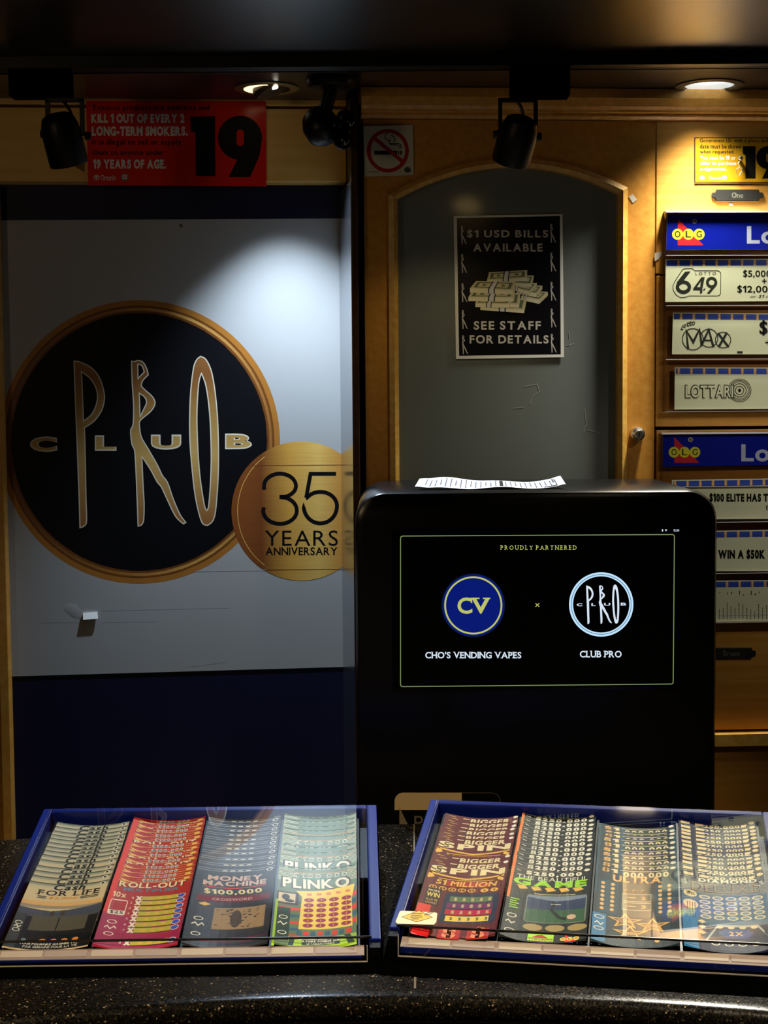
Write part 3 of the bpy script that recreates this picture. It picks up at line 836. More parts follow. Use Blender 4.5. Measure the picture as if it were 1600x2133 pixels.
M_CREAM = mat('lottery_cream', (234, 238, 204), 0.55, 0.3, noise=0.09, nscale=16)
M_HBLUE = mat('lottery_blue', (14, 30, 160), 0.25, 0.5)
M_TBLUE = mat('ticket_blue', (44, 78, 190), 0.5)
M_TICK = mat('tick_orange', (216, 140, 60), 0.5); M_TICKL = mat('tick_cream', (236, 216, 160), 0.5)
M_OYEL = mat('logo_yellow', (232, 226, 60), 0.4); M_ORED = mat('logo_red', (214, 40, 50), 0.4)
M_DKINK = mat('dark_ink', (34, 38, 34), 0.5)
def header(name, corners, lo, lab):
    def d(a):
        ox, oy, k = lo     # logo anchor: left x of the O disc, centre y, scale
        a.poly([(ox+12*k, oy-33*k), (ox+12*k, oy+23*k), (ox+66*k, oy+23*k)], M_ORED, 1)
        for i, ch in enumerate('OLG'):
            cx = ox+11.5*k+i*22.5*k
            a.ell(cx, oy, 11.4*k, 11.6*k, M_OYEL, 2)
            a.text(ch, cx-5.6*k, oy-6.8*k, cx+5.8*k, oy+6.6*k, M_DKINK, 3, 0.012)
        a.ell(ox+47*k, oy-27*k, 5, 5, M_EDGE, 1); a.ell(ox+47*k, oy-27*k, 3, 3, mat('screw_brass', (150, 104, 50), .4, metal=.6), 2)
        a.text('Lo', ox+156*k, oy-17*k, ox+217*k, oy+20*k, mat('header_lettering', (190, 198, 226), .5), 1, 0.03, track=.05)
    o = sheet(name, WALL, corners, 0.001, 0.028, M_HBLUE, M_PAPER, d)
    return tag(o, lab, 'header card', 'blue header cards')
header('header_card', [(1390, 447), (1760, 444), (1760, 519), (1388, 521)], (1400, 488, 1.0), 'blue lottery header card with red triangle logo, upper of the two')
header('header_card', [(1381, 902), (1760, 896), (1760, 966), (1381, 972)], (1393, 942, 0.97), 'blue lottery header card with red triangle logo, lower, half above the machine')
def strip(corners, lab, d, tick0=8, step=26.5):
    def dd(a):
        (x0, y0), (x1, _), (_, _), (_, y3) = corners
        sl = (corners[1][1]-y0)/(x1-x0)
        h = 12 if y3-y0 > 60 else 10
        Y = lambda x: y0+sl*(x-x0)+2.2
        a.poly([(x0+2, Y(x0)), (x1-1, Y(x1)), (x1-1, Y(x1)+h), (x0+2, Y(x0)+h)], M_TBLUE, 1)
        x = x0+tick0
        while x < x1-6:
            a.poly([(x, Y(x)), (x+6, Y(x)), (x+6, Y(x)+h), (x, Y(x)+h)], M_TICK, 2)
            a.poly([(x+1.8, Y(x)), (x+4.2, Y(x)), (x+4.2, Y(x)+h), (x+1.8, Y(x)+h)], M_TICKL, 3)
            x += step
        d(a)
    o = sheet('lottery_strip', WALL, corners, 0.0006, 0.0284, M_CREAM, M_PAPER, dd)
    return tag(o, lab, 'lottery strip', 'cream lottery strips in the wall holders')
def d649(a):
    a.zoom(1380, 440, 1600/220.0)
    ol = [(330, 870), (450, 868), (490, 900), (830, 900)]+a.el(830, 955, 55, 55, 8, -80, 0)+[(882, 1230)]+a.el(830, 1230, 52, 52, 8, 0, 90)+[(400, 1282), (340, 1303), (270, 1306), (210, 1270), (165, 1200), (158, 1130), (190, 1060), (300, 890)]
    a.line(ol, 9, M_DKINK, 4, True)
    a.text('LOTTO', 497, 922, 812, 966, M_DKINK, 4, 0.0, track=0.34)
    a.ell(318, 1148, 116, 102, M_DKINK, 4, 52)
    a.poly([(345, 915), (424, 910), (285, 1090), (240, 1120), (214, 1080)], M_DKINK, 5)
    a.poly([(590, 1000), (640, 998), (600, 1200), (655, 1160), (640, 1195), (606, 1196), (600, 1242), (565, 1242), (570, 1196), (462, 1194), (470, 1165)], M_DKINK, 4, [[(580, 1060), (520, 1150), (572, 1150)]])
    a.ell(745, 1078, 85, 85, M_DKINK, 4, 42)
    a.poly([(828, 1070), (820, 1120), (715, 1244), (672, 1244), (770, 1130)], M_DKINK, 5)
    a.text('$5,000,000', 1222, 884, 1930, 1010, M_INK, 4, 0.015, track=0.07)
    a.text('+', 1508, 1022, 1578, 1095, M_INK, 4, 0.02)
    a.text('$12,000,000', 1134, 1116, 2010, 1248, M_INK, 4, 0.015, track=0.07)
    a.text('or $1 million', 1332, 1262, 1815, 1316, M_INK, 4, 0.0, shear=0.25)
strip([(1386.5, 540), (1760, 538), (1760, 626), (1385.5, 629)], 'cream lottery strip with large leaning numerals in a rounded outline, topmost', d649, 24)
def dmax(a):
    a.zoom(1280, 260, 1365/320.0)
    k = M_DKINK
    for i, (ch, x, y) in enumerate((('L', 600, 1806), ('o', 626, 1787), ('t', 655, 1775), ('t', 678, 1768), ('o', 702, 1764))):
        h = 26 if ch in 'Lt' else 18
        a.text(ch, x-14, y-h, x+14, y+16, k, 4, 0.02, shear=0.5 if i < 2 else 0.2)
    for cx, cy, r in ((696, 1905, 96), (840, 1895, 82), (965, 1912, 72)):
        a.ell(cx, cy, r, r*1.03, k, 4, 8)
    a.line([(655, 1995), (640, 1830), (700, 1930), (755, 1820), (775, 1950)], 22, k, 5)
    a.line([(770, 1965), (838, 1820), (880, 1975)], 22, k, 5); a.line([(800, 1915), (862, 1915)], 14, k, 5)
    a.line([(920, 1850), (1015, 1975)], 20, k, 5); a.line([(1000, 1845), (925, 1975)], 20, k, 5)
    a.text('$', 1288, 1735, 1362, 1872, M_INK, 4, 0.03)
    a.text('+', 1340, 1910, 1400, 1960, M_INK, 4, 0.02)
    a.rect(1090, 2012, 1140, 2032, k, 4)
strip([(1402, 651), (1760, 654), (1760, 738), (1400, 738)], 'cream lottery strip with bold letters across three circles', dmax, 14)
def dlot(a):
    a.zoom(1280, 740, 1365/320.0)
    k = M_INK
    for r in (104, 92, 80): a.ell(1112, 312, r, r, k, 4, 5)
    for r in (62, 40): a.ell(1112, 312, r, r, k, 4, 6)
    a.ell(1112, 312, 14, 14, k, 4)
    for m_, l_, g, bo in ((k, 5, 8, 0.075), (M_CREAM, 6, 0, 0.022)):
        a.text('LOTTARI', 632-g, 268-g, 1056+g, 376+g, m_, l_, bo, track=0.11-2*bo)
strip([(1406, 765), (1760, 766), (1760, 850), (1405, 853)], 'cream lottery strip with outlined lettering ending in rings', dlot, 5)
def d100(a):
    a.text('$100 ELITE HAS T', 1478, 1027, 1600, 1046, M_INK, 4, 0.06, track=0.06)
    a.text('E', 1596, 1053, 1602, 1062, M_INK, 4, 0.0)
strip([(1400, 1000), (1760, 994), (1760, 1080), (1398, 1082)], 'cream lottery strip half behind the rounded corner of the machine, with bold capitals', d100, 3)
def d50(a): a.text('WIN A $50K', 1496, 1144, 1594, 1165, M_INK, 4, 0.06, track=0.06)
strip([(1420, 1107), (1760, 1101), (1760, 1189), (1420, 1190)], 'cream lottery strip beside the machine, reading WIN A $50K', d50, 9)
def dlist(a):
    k = mat('faded_ink', (60, 60, 50), .6)
    for i in range(24):
        x = 1498.5+i*8.2
        y = 1290-random.uniform(14, 36)
        while y < 1289:
            d = random.uniform(2, 5); a.line([(x, y), (x, min(y+d, 1290))], 1.5, k, 4); y += d+1.2
        if random.random() < .5: a.rect(x, 1230+random.uniform(0, 10), x+2, 1232+random.uniform(1, 9), k, 4)
    a.line([(1498, 1283), (1760, 1278)], 1.2, M_EDGE, 5)
strip([(1430, 1210), (1760, 1207), (1760, 1294), (1430, 1296)], 'cream strip of small printed columns, lowest beside the machine', dlist, 2)
def holder(rows, x0, ytop, ybot, lab):
    f = WALL.at(1560, (ytop+ybot)/2, 0.018)
    root = empty('acrylic_holder', f, lab, 'display holder')
    q = lambda x, y, o: f.px(x, y, o)
    u0, v0 = q(x0, ybot, 0.006); u1, v1 = q(1766, ytop, 0.006)
    b = MB(); b.box(u0, u1, v0, v1, 0.004, 0.0055, M_CLEARH); b.build('back_plate', root)
    # side wall, foot and top lip
    b = MB(); b.box(u0, u0+0.002, v0, v1, 0.0, 0.0175, M_CLEARH); b.build('side_wall', root)
    b = MB(); b.box(u0, u1, v1-0.003, v1, 0.0, 0.0175, M_EDGE); b.build('top_lip', root)
    b = MB(); b.box(u0, u1, v0, v0+0.002, 0.0055, 0.020, M_CLEARH); b.build('foot', root)
    for (ya, yb) in rows:
        a0, va = q(x0+2, ya, 0.015); _, vb = q(x0+2, yb, 0.015)
        b = MB(); b.box(u0+0.003, u1-0.001, vb, va, 0.0125, 0.0137, M_POCKET); b.build('pocket_front', root)
        b = MB(); b.box(u0+0.003, u1-0.001, vb-0.0022, vb, 0.0055, 0.0150, M_CLEARH); b.build('pocket_ledge', root)
        b = MB(); b.box(u0+0.003, u1-0.001, vb-0.0030, vb-0.0022, 0.0055, 0.0155, M_EDGE); b.build('ledge_edge', root)
holder([(448, 529), (548, 634), (660, 746), (775, 855)], 1381, 441, 858, 'clear acrylic holder with three lottery strips on the upper cabinet fronts')
holder([(902, 1012), (1010, 1087), (1115, 1194), (1218, 1297)], 1374, 898, 1298, 'clear acrylic holder on the third cabinet front, partly behind the machine')

# ================================================================== CEILING: downlights, track spots, camera
M_RING = mat('brushed_brass_ring', (170, 150, 100), 0.3, 0.5, 0.8)
def downlight(c, lit, label, R):
    root = empty('downlight', c, label, 'ceiling light')
    b = MB(); b.lathe([(R+0.012, 0.0), (R+0.0125, -0.002), (R+0.004, -0.0045), (R-0.004, -0.003), (R-0.006, 0.004), (R-0.006, 0.03)], M_RING if not lit else mat('dark_ring', (90, 84, 70), .35, metal=.7), 48)
    b.build('trim_ring', root, smooth=True)
    if lit:
        em = mat('lit_diffuser', (240, 250, 250), 0.5, emit=(232, 246, 255), es=2.2)
        b = MB(); b.lathe([(0.0, 0.010), (R-0.012, 0.010), (R-0.0065, 0.012)], em, 48); b.build('diffuser', root)
        b = MB(); b.lathe([(R-0.0065, 0.0), (R-0.0065, 0.05), (0.0, 0.05)], mat('lamp_can', (200, 200, 195), .4), 48); b.build('can', root)
    else:
        b = MB(); b.lathe([(R-0.0065, 0.004), (R-0.010, 0.05), (0.0, 0.06)], mat('lamp_can_dark', (30, 26, 20), .5), 48); b.build('can', root)
        # tilted eyeball with the reflector showing on its left half
        ax = Vector((0.42, -0.05, -0.9)).normalized()
        b = MB(); b.lathe([(0.036, 0.0), (0.038, 0.004), (0.040, 0.012), (0.036, 0.020), (0.0, 0.024)], mat('eyeball_bronze', (70, 56, 36), .4, metal=.5), 40, (0.006, 0, 0.012), ax); b.build('eyeball', root, smooth=True)
        em = mat('lit_reflector', (255, 236, 190), 0.4, emit=(255, 232, 180), es=1.6)
        a = MB(); n = 20
        pts = [(0.043*math.cos(q), 0.043*math.sin(q)) for q in [math.pi*0.5+math.pi*0.95*i/n for i in range(n+1)]]
        a.prism(pts+[(0.012, -0.036), (0.004, 0.0)], -0.0035, 0.002, em); a.build('reflector', root)
        b = MB(); b.tube([(0.0, 0.012, 0.0), (0.020, -0.040, -0.006)], 0.0042, mat('lit_tube', (255, 250, 235), .4, emit=(255, 248, 230), es=3.0), 12); b.build('lamp_tube', root)
downlight(DL_L, False, 'round recessed ceiling light with tilted eyeball above the red sign', 0.048)
downlight(DL_R, True, 'round recessed ceiling light glowing white above the lottery boards', 0.052)
# black lighting track across the ceiling
TRK = onz(800, 111, CEIL).y
b = MB(); b.box(-1.2, 1.2, TRK, TRK+0.036, CEIL-0.022, CEIL, M_BLACK)
b.box(-1.2, 1.2, TRK+0.034, TRK+0.036, CEIL-0.0235, CEIL-0.022, mat('track_rim_glint', (120, 110, 90), .3, metal=.5))  # pale strip paints the rim light along the track's back edge
tag(b.build('light_track', bevel=0.001), 'long black lighting track fixed across the dark ceiling', 'lighting track')
def track_head(bx0, bx1, byt, byb, yoke, can, tilt, label, kn, lit=0):
    Y = TRK+0.010
    fr = Frame((0, Y, CAMZ), (1, 0, 0), (0, 0, 1))
    x0, zb = fr.px(bx0, byb); x1, _ = fr.px(bx1, byb)
    c = Vector(((x0+x1)/2, Y, zb+CAMZ))
    root = empty('track_spotlight', c, label, 'spotlight')
    f = Frame(c, (1, 0, 0), (0, 0, 1)); q = lambda x, y: f.px(x, y)
    w = (x1-x0)/2; top = CEIL-0.0225-c.z
    b = MB(); b.box(-w, w, -0.022, 0.022, 0, top, M_BLACKM); b.build('transformer_box', root, bevel=0.002)
    # yoke
    yx0, yz0 = q(yoke[0], yoke[1]); yx1, yz1 = q(yoke[2], yoke[3])
    b = MB()
    P = [(yx0, yz1), (yx0, yz0), (yx1, yz0), (yx1, yz1)]
    for p, r in zip(P, P[1:]):
        dx = 0.0032
        if abs(p[0]-r[0]) < 1e-6: b.box(p[0]-dx, p[0]+dx, -0.006, 0.006, min(p[1], r[1]), max(p[1], r[1]), M_BLACK)
        else: b.box(p[0]-dx, r[0]+dx, -0.006, 0.006, p[1]-0.003, p[1]+0.003, M_BLACK)
    xm = (yx0+yx1)/2
    b.tube([(xm, 0, yz0), (xm, 0, max(0.0, yz0+0.002))], 0.006, M_BLACK, 12)
    b.build('yoke', root)
    # lamp can
    cx, cz = q(can[0], can[1]); R = can[2]/FPX*Y; H = can[3]/FPX*Y
    ax = Vector(tilt).normalized(); O = Vector((cx, 0, cz))-ax*H*0.5
    b = MB(); b.lathe([(0.0, 0.0), (R*0.55, 0.0), (R*0.80, H*0.06), (R*0.94, H*0.22), (R, H*0.40), (R, H*0.97), (R*0.97, H), (R*0.90, H), (R*0.86, H*0.93), (0, H*0.92)], M_BLACK, 40, O, ax)
    cn = b.build('lamp_can', root, smooth=True)
    b = MB(); b.lathe([(R*0.84, H*0.935), (0.0, H*0.945)], (mat('warm_lens', (255, 220, 150), .2, emit=(255, 214, 130), es=2.5) if lit else mat('dim_lens', (60, 58, 52), .2)), 32, O, ax); b.build('lens', cn)
    if lit:
        lamp('track_spot_beam', 'SPOT', c+O+ax*(H+0.004), lit, (1.0, 0.80, 0.42), aim=c+O+ax, size=0.012, angle=80, blend=0.8)
    for x, z in kn:
        kx, kz = q(x, z)
        b = MB(); s_ = 1 if kx > cx else -1
        b.lathe([(0.0, 0.006), (0.006, 0.006), (0.007, 0.004), (0.007, -0.004), (0.0, -0.004)], M_BLACK, 16, (kx, 0, kz), (s_, 0, 0)); b.build('knob', root, smooth=True)
    # lead
    b = MB(); p = [q(*t) for t in kn_lead[label]]
    b.tube([(t[0], 0.004, t[1]) for t in p], 0.0028, M_BLACK, 8); b.build('lead', root, smooth=True)
kn_lead = {}
L1 = 'black track spotlight at upper left, beside the red sign'
L2 = 'black track spotlight above the arched door'
kn_lead[L1] = [(125, 206), (135, 214), (145, 230), (150, 245), (142, 258)]
kn_lead[L2] = [(1077, 205), (1080, 213), (1086, 222), (1090, 236), (1086, 250)]
track_head(24, 149, 100, 204, (99, 209, 172, 282), (131, 290, 40, 104), (0.16, 0.35, -0.92), L1, [(92, 279), (182, 283)])
track_head(1063, 1185, 100, 204, (1042, 209, 1116, 282), (1076, 292, 40, 96), (-0.22, 0.45, -0.86), L2, [(1035, 280), (1121, 285)], 1.6)
def secam():
    fr = Frame((0, 2.86, CAMZ), (1, 0, 0), (0, 0, 1))
    x, z = fr.px(690, 205); c = Vector((x, 2.86, CEIL))
    root = empty('security_camera', c, 'black ceiling security camera above the no smoking sign', 'camera')
    f = Frame(c, (1, 0, 0), (0, 0, 1)); q = lambda a, d: f.px(a, d)
    K = mat('camera_black', (7, 7, 8), .4, .3)
    b = MB(); b.lathe([(0.046, 0.0), (0.046, -0.008), (0.040, -0.016), (0.018, -0.020), (0.0, -0.020)], K, 40, (0, 0, 0)); b.build('mount', root, smooth=True)
    p = q(668, 262); b = MB()
    b.lathe([(0.0, -0.034), (0.02, -0.030), (0.030, -0.018), (0.034, 0.0), (0.030, 0.022), (0.02, 0.032), (0.0, 0.036)], K, 32, (p[0], 0, p[1]), (0.3, -0.5, -0.8)); b.build('housing', root, smooth=True)
    b = MB(); b.tube([(0, 0, -0.018), (p[0]*0.5, 0, p[1]*0.6), (p[0], 0, p[1])], 0.013, K, 16); b.build('arm', root, smooth=True)
    for i, (a, d, r) in enumerate(((722, 252, 19), (711, 290, 20))):
        t = q(a, d); R = r/FPX*2.83
        b = MB(); b.lathe([(R*0.9, 0.03), (R, 0.02), (R, -0.03), (R*0.85, -0.036), (R*0.8, -0.030), (0.0, -0.030)], K, 32, (t[0], -0.012, t[1]), (-0.15, 0.95, 0.28)); e = b.build('lens_barrel', root, smooth=True)
        b = MB(); b.lathe([(R*0.78, 0.0), (R*0.5, -0.008), (0.0, -0.011)], mat('camera_glass', (10, 11, 14), .05, .6), 24, Vector((t[0], -0.012, t[1]))-Vector((-0.15, 0.95, 0.28))*0.031, (-0.15, 0.95, 0.28)); b.build('lens_glass', e, smooth=True)
    for a, d in ((698, 268), (729, 272)):
        t = q(a, d); b = MB(); b.lathe([(0, 0.003), (0.002, 0.0024), (0.003, 0), (0.002, -0.0024), (0, -0.003)], M_STEEL, 12, (t[0], -0.036, t[1])); b.build('sensor', root, smooth=True)
secam()

# ================================================================== MACHINE
def machine():
    f = MACH.at(1117, 1400, 0.0)
    base = Frame(Vector((f.O.x, 2.56, 0.0)), (1, 0, 0), (0, 0, 1))
    root = empty('vending_machine', base, 'tall black vending machine with rounded top and touchscreen', 'vending machine')
    q = lambda x, y, o=0.0: base.px(x, y, o)
    xl, _ = q(741, 1300); xr, _ = q(1494.5, 1300); _, zt = q(1100, 1022)
    r = 0.052
    def rr(g):
        o = [(xl+g, 0.004), (xr-g, 0.004)]
        for cx, a in ((xr-r, 0), (xl+r, 90)):
            for i in range(13):
                t = math.radians(a+90*i/12); o.append((cx+(r-g)*math.cos(t), zt-r+(r-g)*math.sin(t)))
        return o
    b = MB()
    loops = [(rr(0.014), 0.0), (rr(0.004), -0.004), (rr(0.0), -0.012), (rr(0.0), -0.368)]
    n = len(loops[0][0])
    vs = [(p[0], p[1], z) for l, z in loops for p in l]; fs = [tuple(range(n)), tuple(reversed(range(3*n, 4*n)))]
    for k in range(3):
        for i in range(n):
            j = (i+1) % n; fs.append((k*n+j, k*n+i, (k+1)*n+i, (k+1)*n+j))
    b.add(vs, fs, M_BODY)
    body = b.build('body', root, smooth=True)
    # bezel and display
    def quad(x0, y0, x1, y1, o): 
        a = q(x0, y1, o); c = q(x1, y0, o); return a[0], c[0], a[1], c[1]
    X0, X1, Y0, Y1 = quad(818, 1098, 1417, 1440, 0.001)
    b = MB(); b.box(X0, X1, Y0, Y1, -0.002, 0.0012, M_GLASSDARK); scr = b.build('display', root)
    a = Art(lambda x, y: q(x, y, 0.0013), 0.0013, 0.0001)
    E = lambda n_, c, s: mat('screen_'+n_, (0, 0, 0), .2, .3, emit=c, es=s)
    yel = E('pale_yellow', (214, 220, 120), 0.75); wht = E('white', (225, 240, 255), 0.9); blu = E('blue', (10, 30, 130), 0.75); cy = E('ice_blue', (190, 228, 255), 1.0)
    brd = E('border_green', (160, 186, 120), 0.55); blk = E('black', (0, 0, 0), 0.0); dnv = E('navy', (12, 34, 90), 0.6)
    sl = -0.0072
    a.T = (0, 0, 1, 1)
    def P(p): 
        ox, oy, k, ky = a.T
        x, y = ox+p[0]/k, oy+p[1]/ky
        return a.mp(x, y)
    a.P = P
    bor = [(838.5, 1116.6), (1401, 1113.4), (1403.8, 1114.6), (1405, 1117.5), (1402.5, 1421), (1401.4, 1423.6), (1398.5, 1424.8), (838.5, 1430.2), (835.6, 1429), (834.4, 1426), (834.4, 1121), (835.6, 1118)]
    a.line(bor, 1.8, brd, 1, True)
    a.text('PROUDLY PARTNERED', 1042, 1136, 1201, 1145, yel, 1, 0.0, track=0.34, serif=True)
    a.ell(986, 1261, 66, 66, dnv, 1, n=64); a.ell(986, 1261, 64, 64, blu, 2, n=64); a.ell(986, 1261, 60.5, 60.5, yel, 3, 3.6, n=64)
    a.text('C', 953, 1244.5, 984, 1278.5, yel, 3, 0.025); a.text('V', 982, 1245, 1021, 1278, yel, 3, 0.025)
    a.rect(980, 1245, 999, 1247.6, yel, 3); a.rect(1006, 1245, 1021.5, 1247.6, yel, 3); a.rect(981, 1246, 983.8, 1256, yel, 3)
    a.line([(1115.5, 1256.5), (1123.5, 1264)], 1.5, yel, 1); a.line([(1123.5, 1256.5), (1115.5, 1264)], 1.5, yel, 1)
    a.ell(1252.5, 1259, 67, 67, cy, 1, 4.2, n=72); a.ell(1252.5, 1259, 61.8, 61.8, cy, 1, 3.2, n=72)
    a.T = (1252.5-613/9.33, 1259-762/9.2, 9.33, 9.2)
    club_letters(a, wht, None, 1, 0.03)
    for l_, hs in ((LP, LPH), (LR, None), (LO, LOH)): a.line(l_, 9, wht, 2, True)
    a.T = (0, 0, 1, 1)
    a.text("CHO'S VENDING VAPES", 886, 1357.5, 1086, 1371.5, wht, 1, 0.022, track=0.07, serif=True)
    a.text('CLUB PRO', 1208, 1355.5, 1295, 1369.5, wht, 1, 0.022, track=0.07, serif=True)
    a.rect(1379, 1102.5, 1381.5, 1107, wht, 1); a.poly([(1385, 1103), (1390, 1103), (1387.5, 1107)], wht, 1); a.rect(1393, 1103.5, 1394.5, 1106.5, dnv, 1)
    a.text('12:00', 1403, 1102.5, 1415, 1107, wht, 1, 0.01)
    a.build('screen_graphics', scr)
    # label at the dispensing slot
    a = Art(lambda x, y: q(x, y, 0.0006), 0.0006)
    bl = mat('label_bronze', (150, 128, 90), .45, .4)
    bar = [(822, 1687), (822, 1668)]+a.el(840, 1669, 18, 18, 8, 180, 270)+[(962, 1651), (962, 1687)]  # bar cut short: its shaded right end is left out of the shape
    a.poly(bar, bl, 1)
    a.line([(962, 1651.5), (1026, 1651.5)]+a.el(1026, 1668, 16, 16, 6, 270, 360)+[(1042, 1730)], 1.2, mat('label_outline', (60, 52, 40), .5), 1)
    dm = mat('label_dim', (96, 82, 58), .5)
    a.poly([(832, 1681), (850, 1718), (850, 1724), (832, 1730)], dm, 2)
    dp = mat('label_letter', (70, 62, 48), .5)
    a.text('PUSH', 863, 1699, 960, 1729, dp, 1, 0.0)
    lb = a.build('slot_label', root)
machine()
def receipt():
    fr = MACH; q = lambda x, y, o: fr.px(x, y, o)
    # a curled till receipt lying across the machine's top
    zt = q(1100, 1022, 0)[1]+CAMZ
    xs0 = CAMP.x; b = MB(); n = 40
    A = onz(862, 1015, zt); B = onz(1168, 1015, zt); A2 = onz(872, 999, zt); 
    w = 0.079; L = (B-A).length
    f = Frame(Vector((A.x, 2.60, zt+0.0008)), (1, 0, 0), (0, 1, 0))
    vs = []; lines = []
    def hz(t, s): return 0.0035*math.sin(t*7.5+0.4)**2+0.0045*math.exp(-((t)/0.06)**2)+0.004*math.exp(-((1-t)/0.05)**2)+0.0015*s*math.sin(t*9)+0.0125*s*(0.75+0.25*math.sin(t*6.3))
    for i in range(n+1):
        t = i/n
        for s in (0, 1):
            vs.append((t*L+(0.010*(s)*(1-t)), s*w, hz(t, s)+0.0003))
    fs = [(2*i, 2*i+2, 2*i+3, 2*i+1) for i in range(n)]
    M_TILL = mat('till_paper', (176, 180, 186), .7, .2)
    b.add(vs, fs, M_TILL)
    b.add([(v[0], v[1], v[2]-0.0002) for v in vs], [tuple(reversed(g)) for g in fs], M_PAPER)
    def bar(t0, t1, s0, s1, m_):
        p = [(t0, s0), (t1, s0), (t1, s1), (t0, s1)]
        b.add([(t*L+0.010*s*(1-t), s*w, hz(t, s)+0.0008) for t, s in p], [(0, 1, 2, 3)], m_)
    rk = mat('thermal_print', (52, 54, 72), .6)
    for i in range(27):
        t = 0.06+i*0.034
        if 0.55 < t < 0.60: continue
        bar(t, t+0.006, 0.10 if i % 3 else 0.25, random.uniform(0.7, 0.92), rk)
    bar(0.565, 0.588, 0.12, 0.92, M_INK); bar(0.86, 0.95, 0.05, 0.12, rk); bar(0.93, 0.94, 0.5, 0.9, rk)
    return tag(b.build('receipt', fr=f, smooth=True), 'curled white till receipt lying on top of the black machine', 'receipt')
receipt()

# ================================================================== COUNTER
def counter():
    root = empty('counter', Vector((0, 2.05, 0)), 'curved dark counter with speckled black granite top', 'counter')
    root_inv = Vector((0, 2.05, 0))
    R0, R1 = 1.685, 2.405; n = 64; a0, a1 = math.radians(90-31), math.radians(90+31)
    # profile (radius, height): rounded nose at the customer's side
    zt = CTOP; th = 0.036; rb = 0.018
    prof = [(R1, zt-th), (R1, zt-0.002), (R1-0.002, zt)]
    prof += [(R0+rb+0.010, zt)]
    for i in range(1, 13):
        q = math.radians(90+180*i/12); prof.append((R0+rb+rb*math.cos(q)*1.0, zt-rb+rb*math.sin(q)))
    prof += [(R0+rb+0.02, zt-th)]
    vs = []; fs = []; k = len(prof)
    for i in range(n+1):
        t = a0+(a1-a0)*i/n
        for r, z in prof: vs.append((r*math.cos(t), r*math.sin(t)-2.05, z))
    for i in range(n):
        for j in range(k):
            jj = (j+1) % k
            fs.append((i*k+j, i*k+jj, (i+1)*k+jj, (i+1)*k+j))
    fs.append(tuple(range(k))); fs.append(tuple(reversed(range(n*k, (n+1)*k))))
    b = MB(); b.add(vs, fs, M_GRAN); b.build('countertop', root, smooth=True)
    b = MB(); vs = []; fs = []
    for i in range(n+1):
        t = a0+(a1-a0)*i/n
        for r, z in ((R0+0.05, 0.0), (R0+0.05, zt-th), (R1-0.03, zt-th), (R1-0.03, 0.0)): vs.append((r*math.cos(t), r*math.sin(t)-2.05, z))
    for i in range(n):
        for j in range(4):
            jj = (j+1) % 4; fs.append((i*4+j, i*4+jj, (i+1)*4+jj, (i+1)*4+j))
    fs.append((0, 1, 2, 3)); fs.append((n*4+3, n*4+2, n*4+1, n*4))
    b.add(vs, fs, mat('counter_front_dark', (22, 16, 12), .5, noise=.2)); b.build('counter_body', root)
    # joint between two slabs
    b = MB(); t = math.radians(90-1.05)
    d = Vector((math.cos(t), math.sin(t), 0)); s_ = Vector((-d.y, d.x, 0))*0.0012
    pp = [d*(R0+0.03)-s_, d*(R1-0.004)-s_, d*(R1-0.004)+s_, d*(R0+0.03)+s_]
    b.add([(p.x, p.y-2.05, zt+0.0003) for p in pp], [(0, 1, 2, 3)], mat('granite_joint', (96, 84, 60), .5)); b.build('slab_joint', root)
counter()

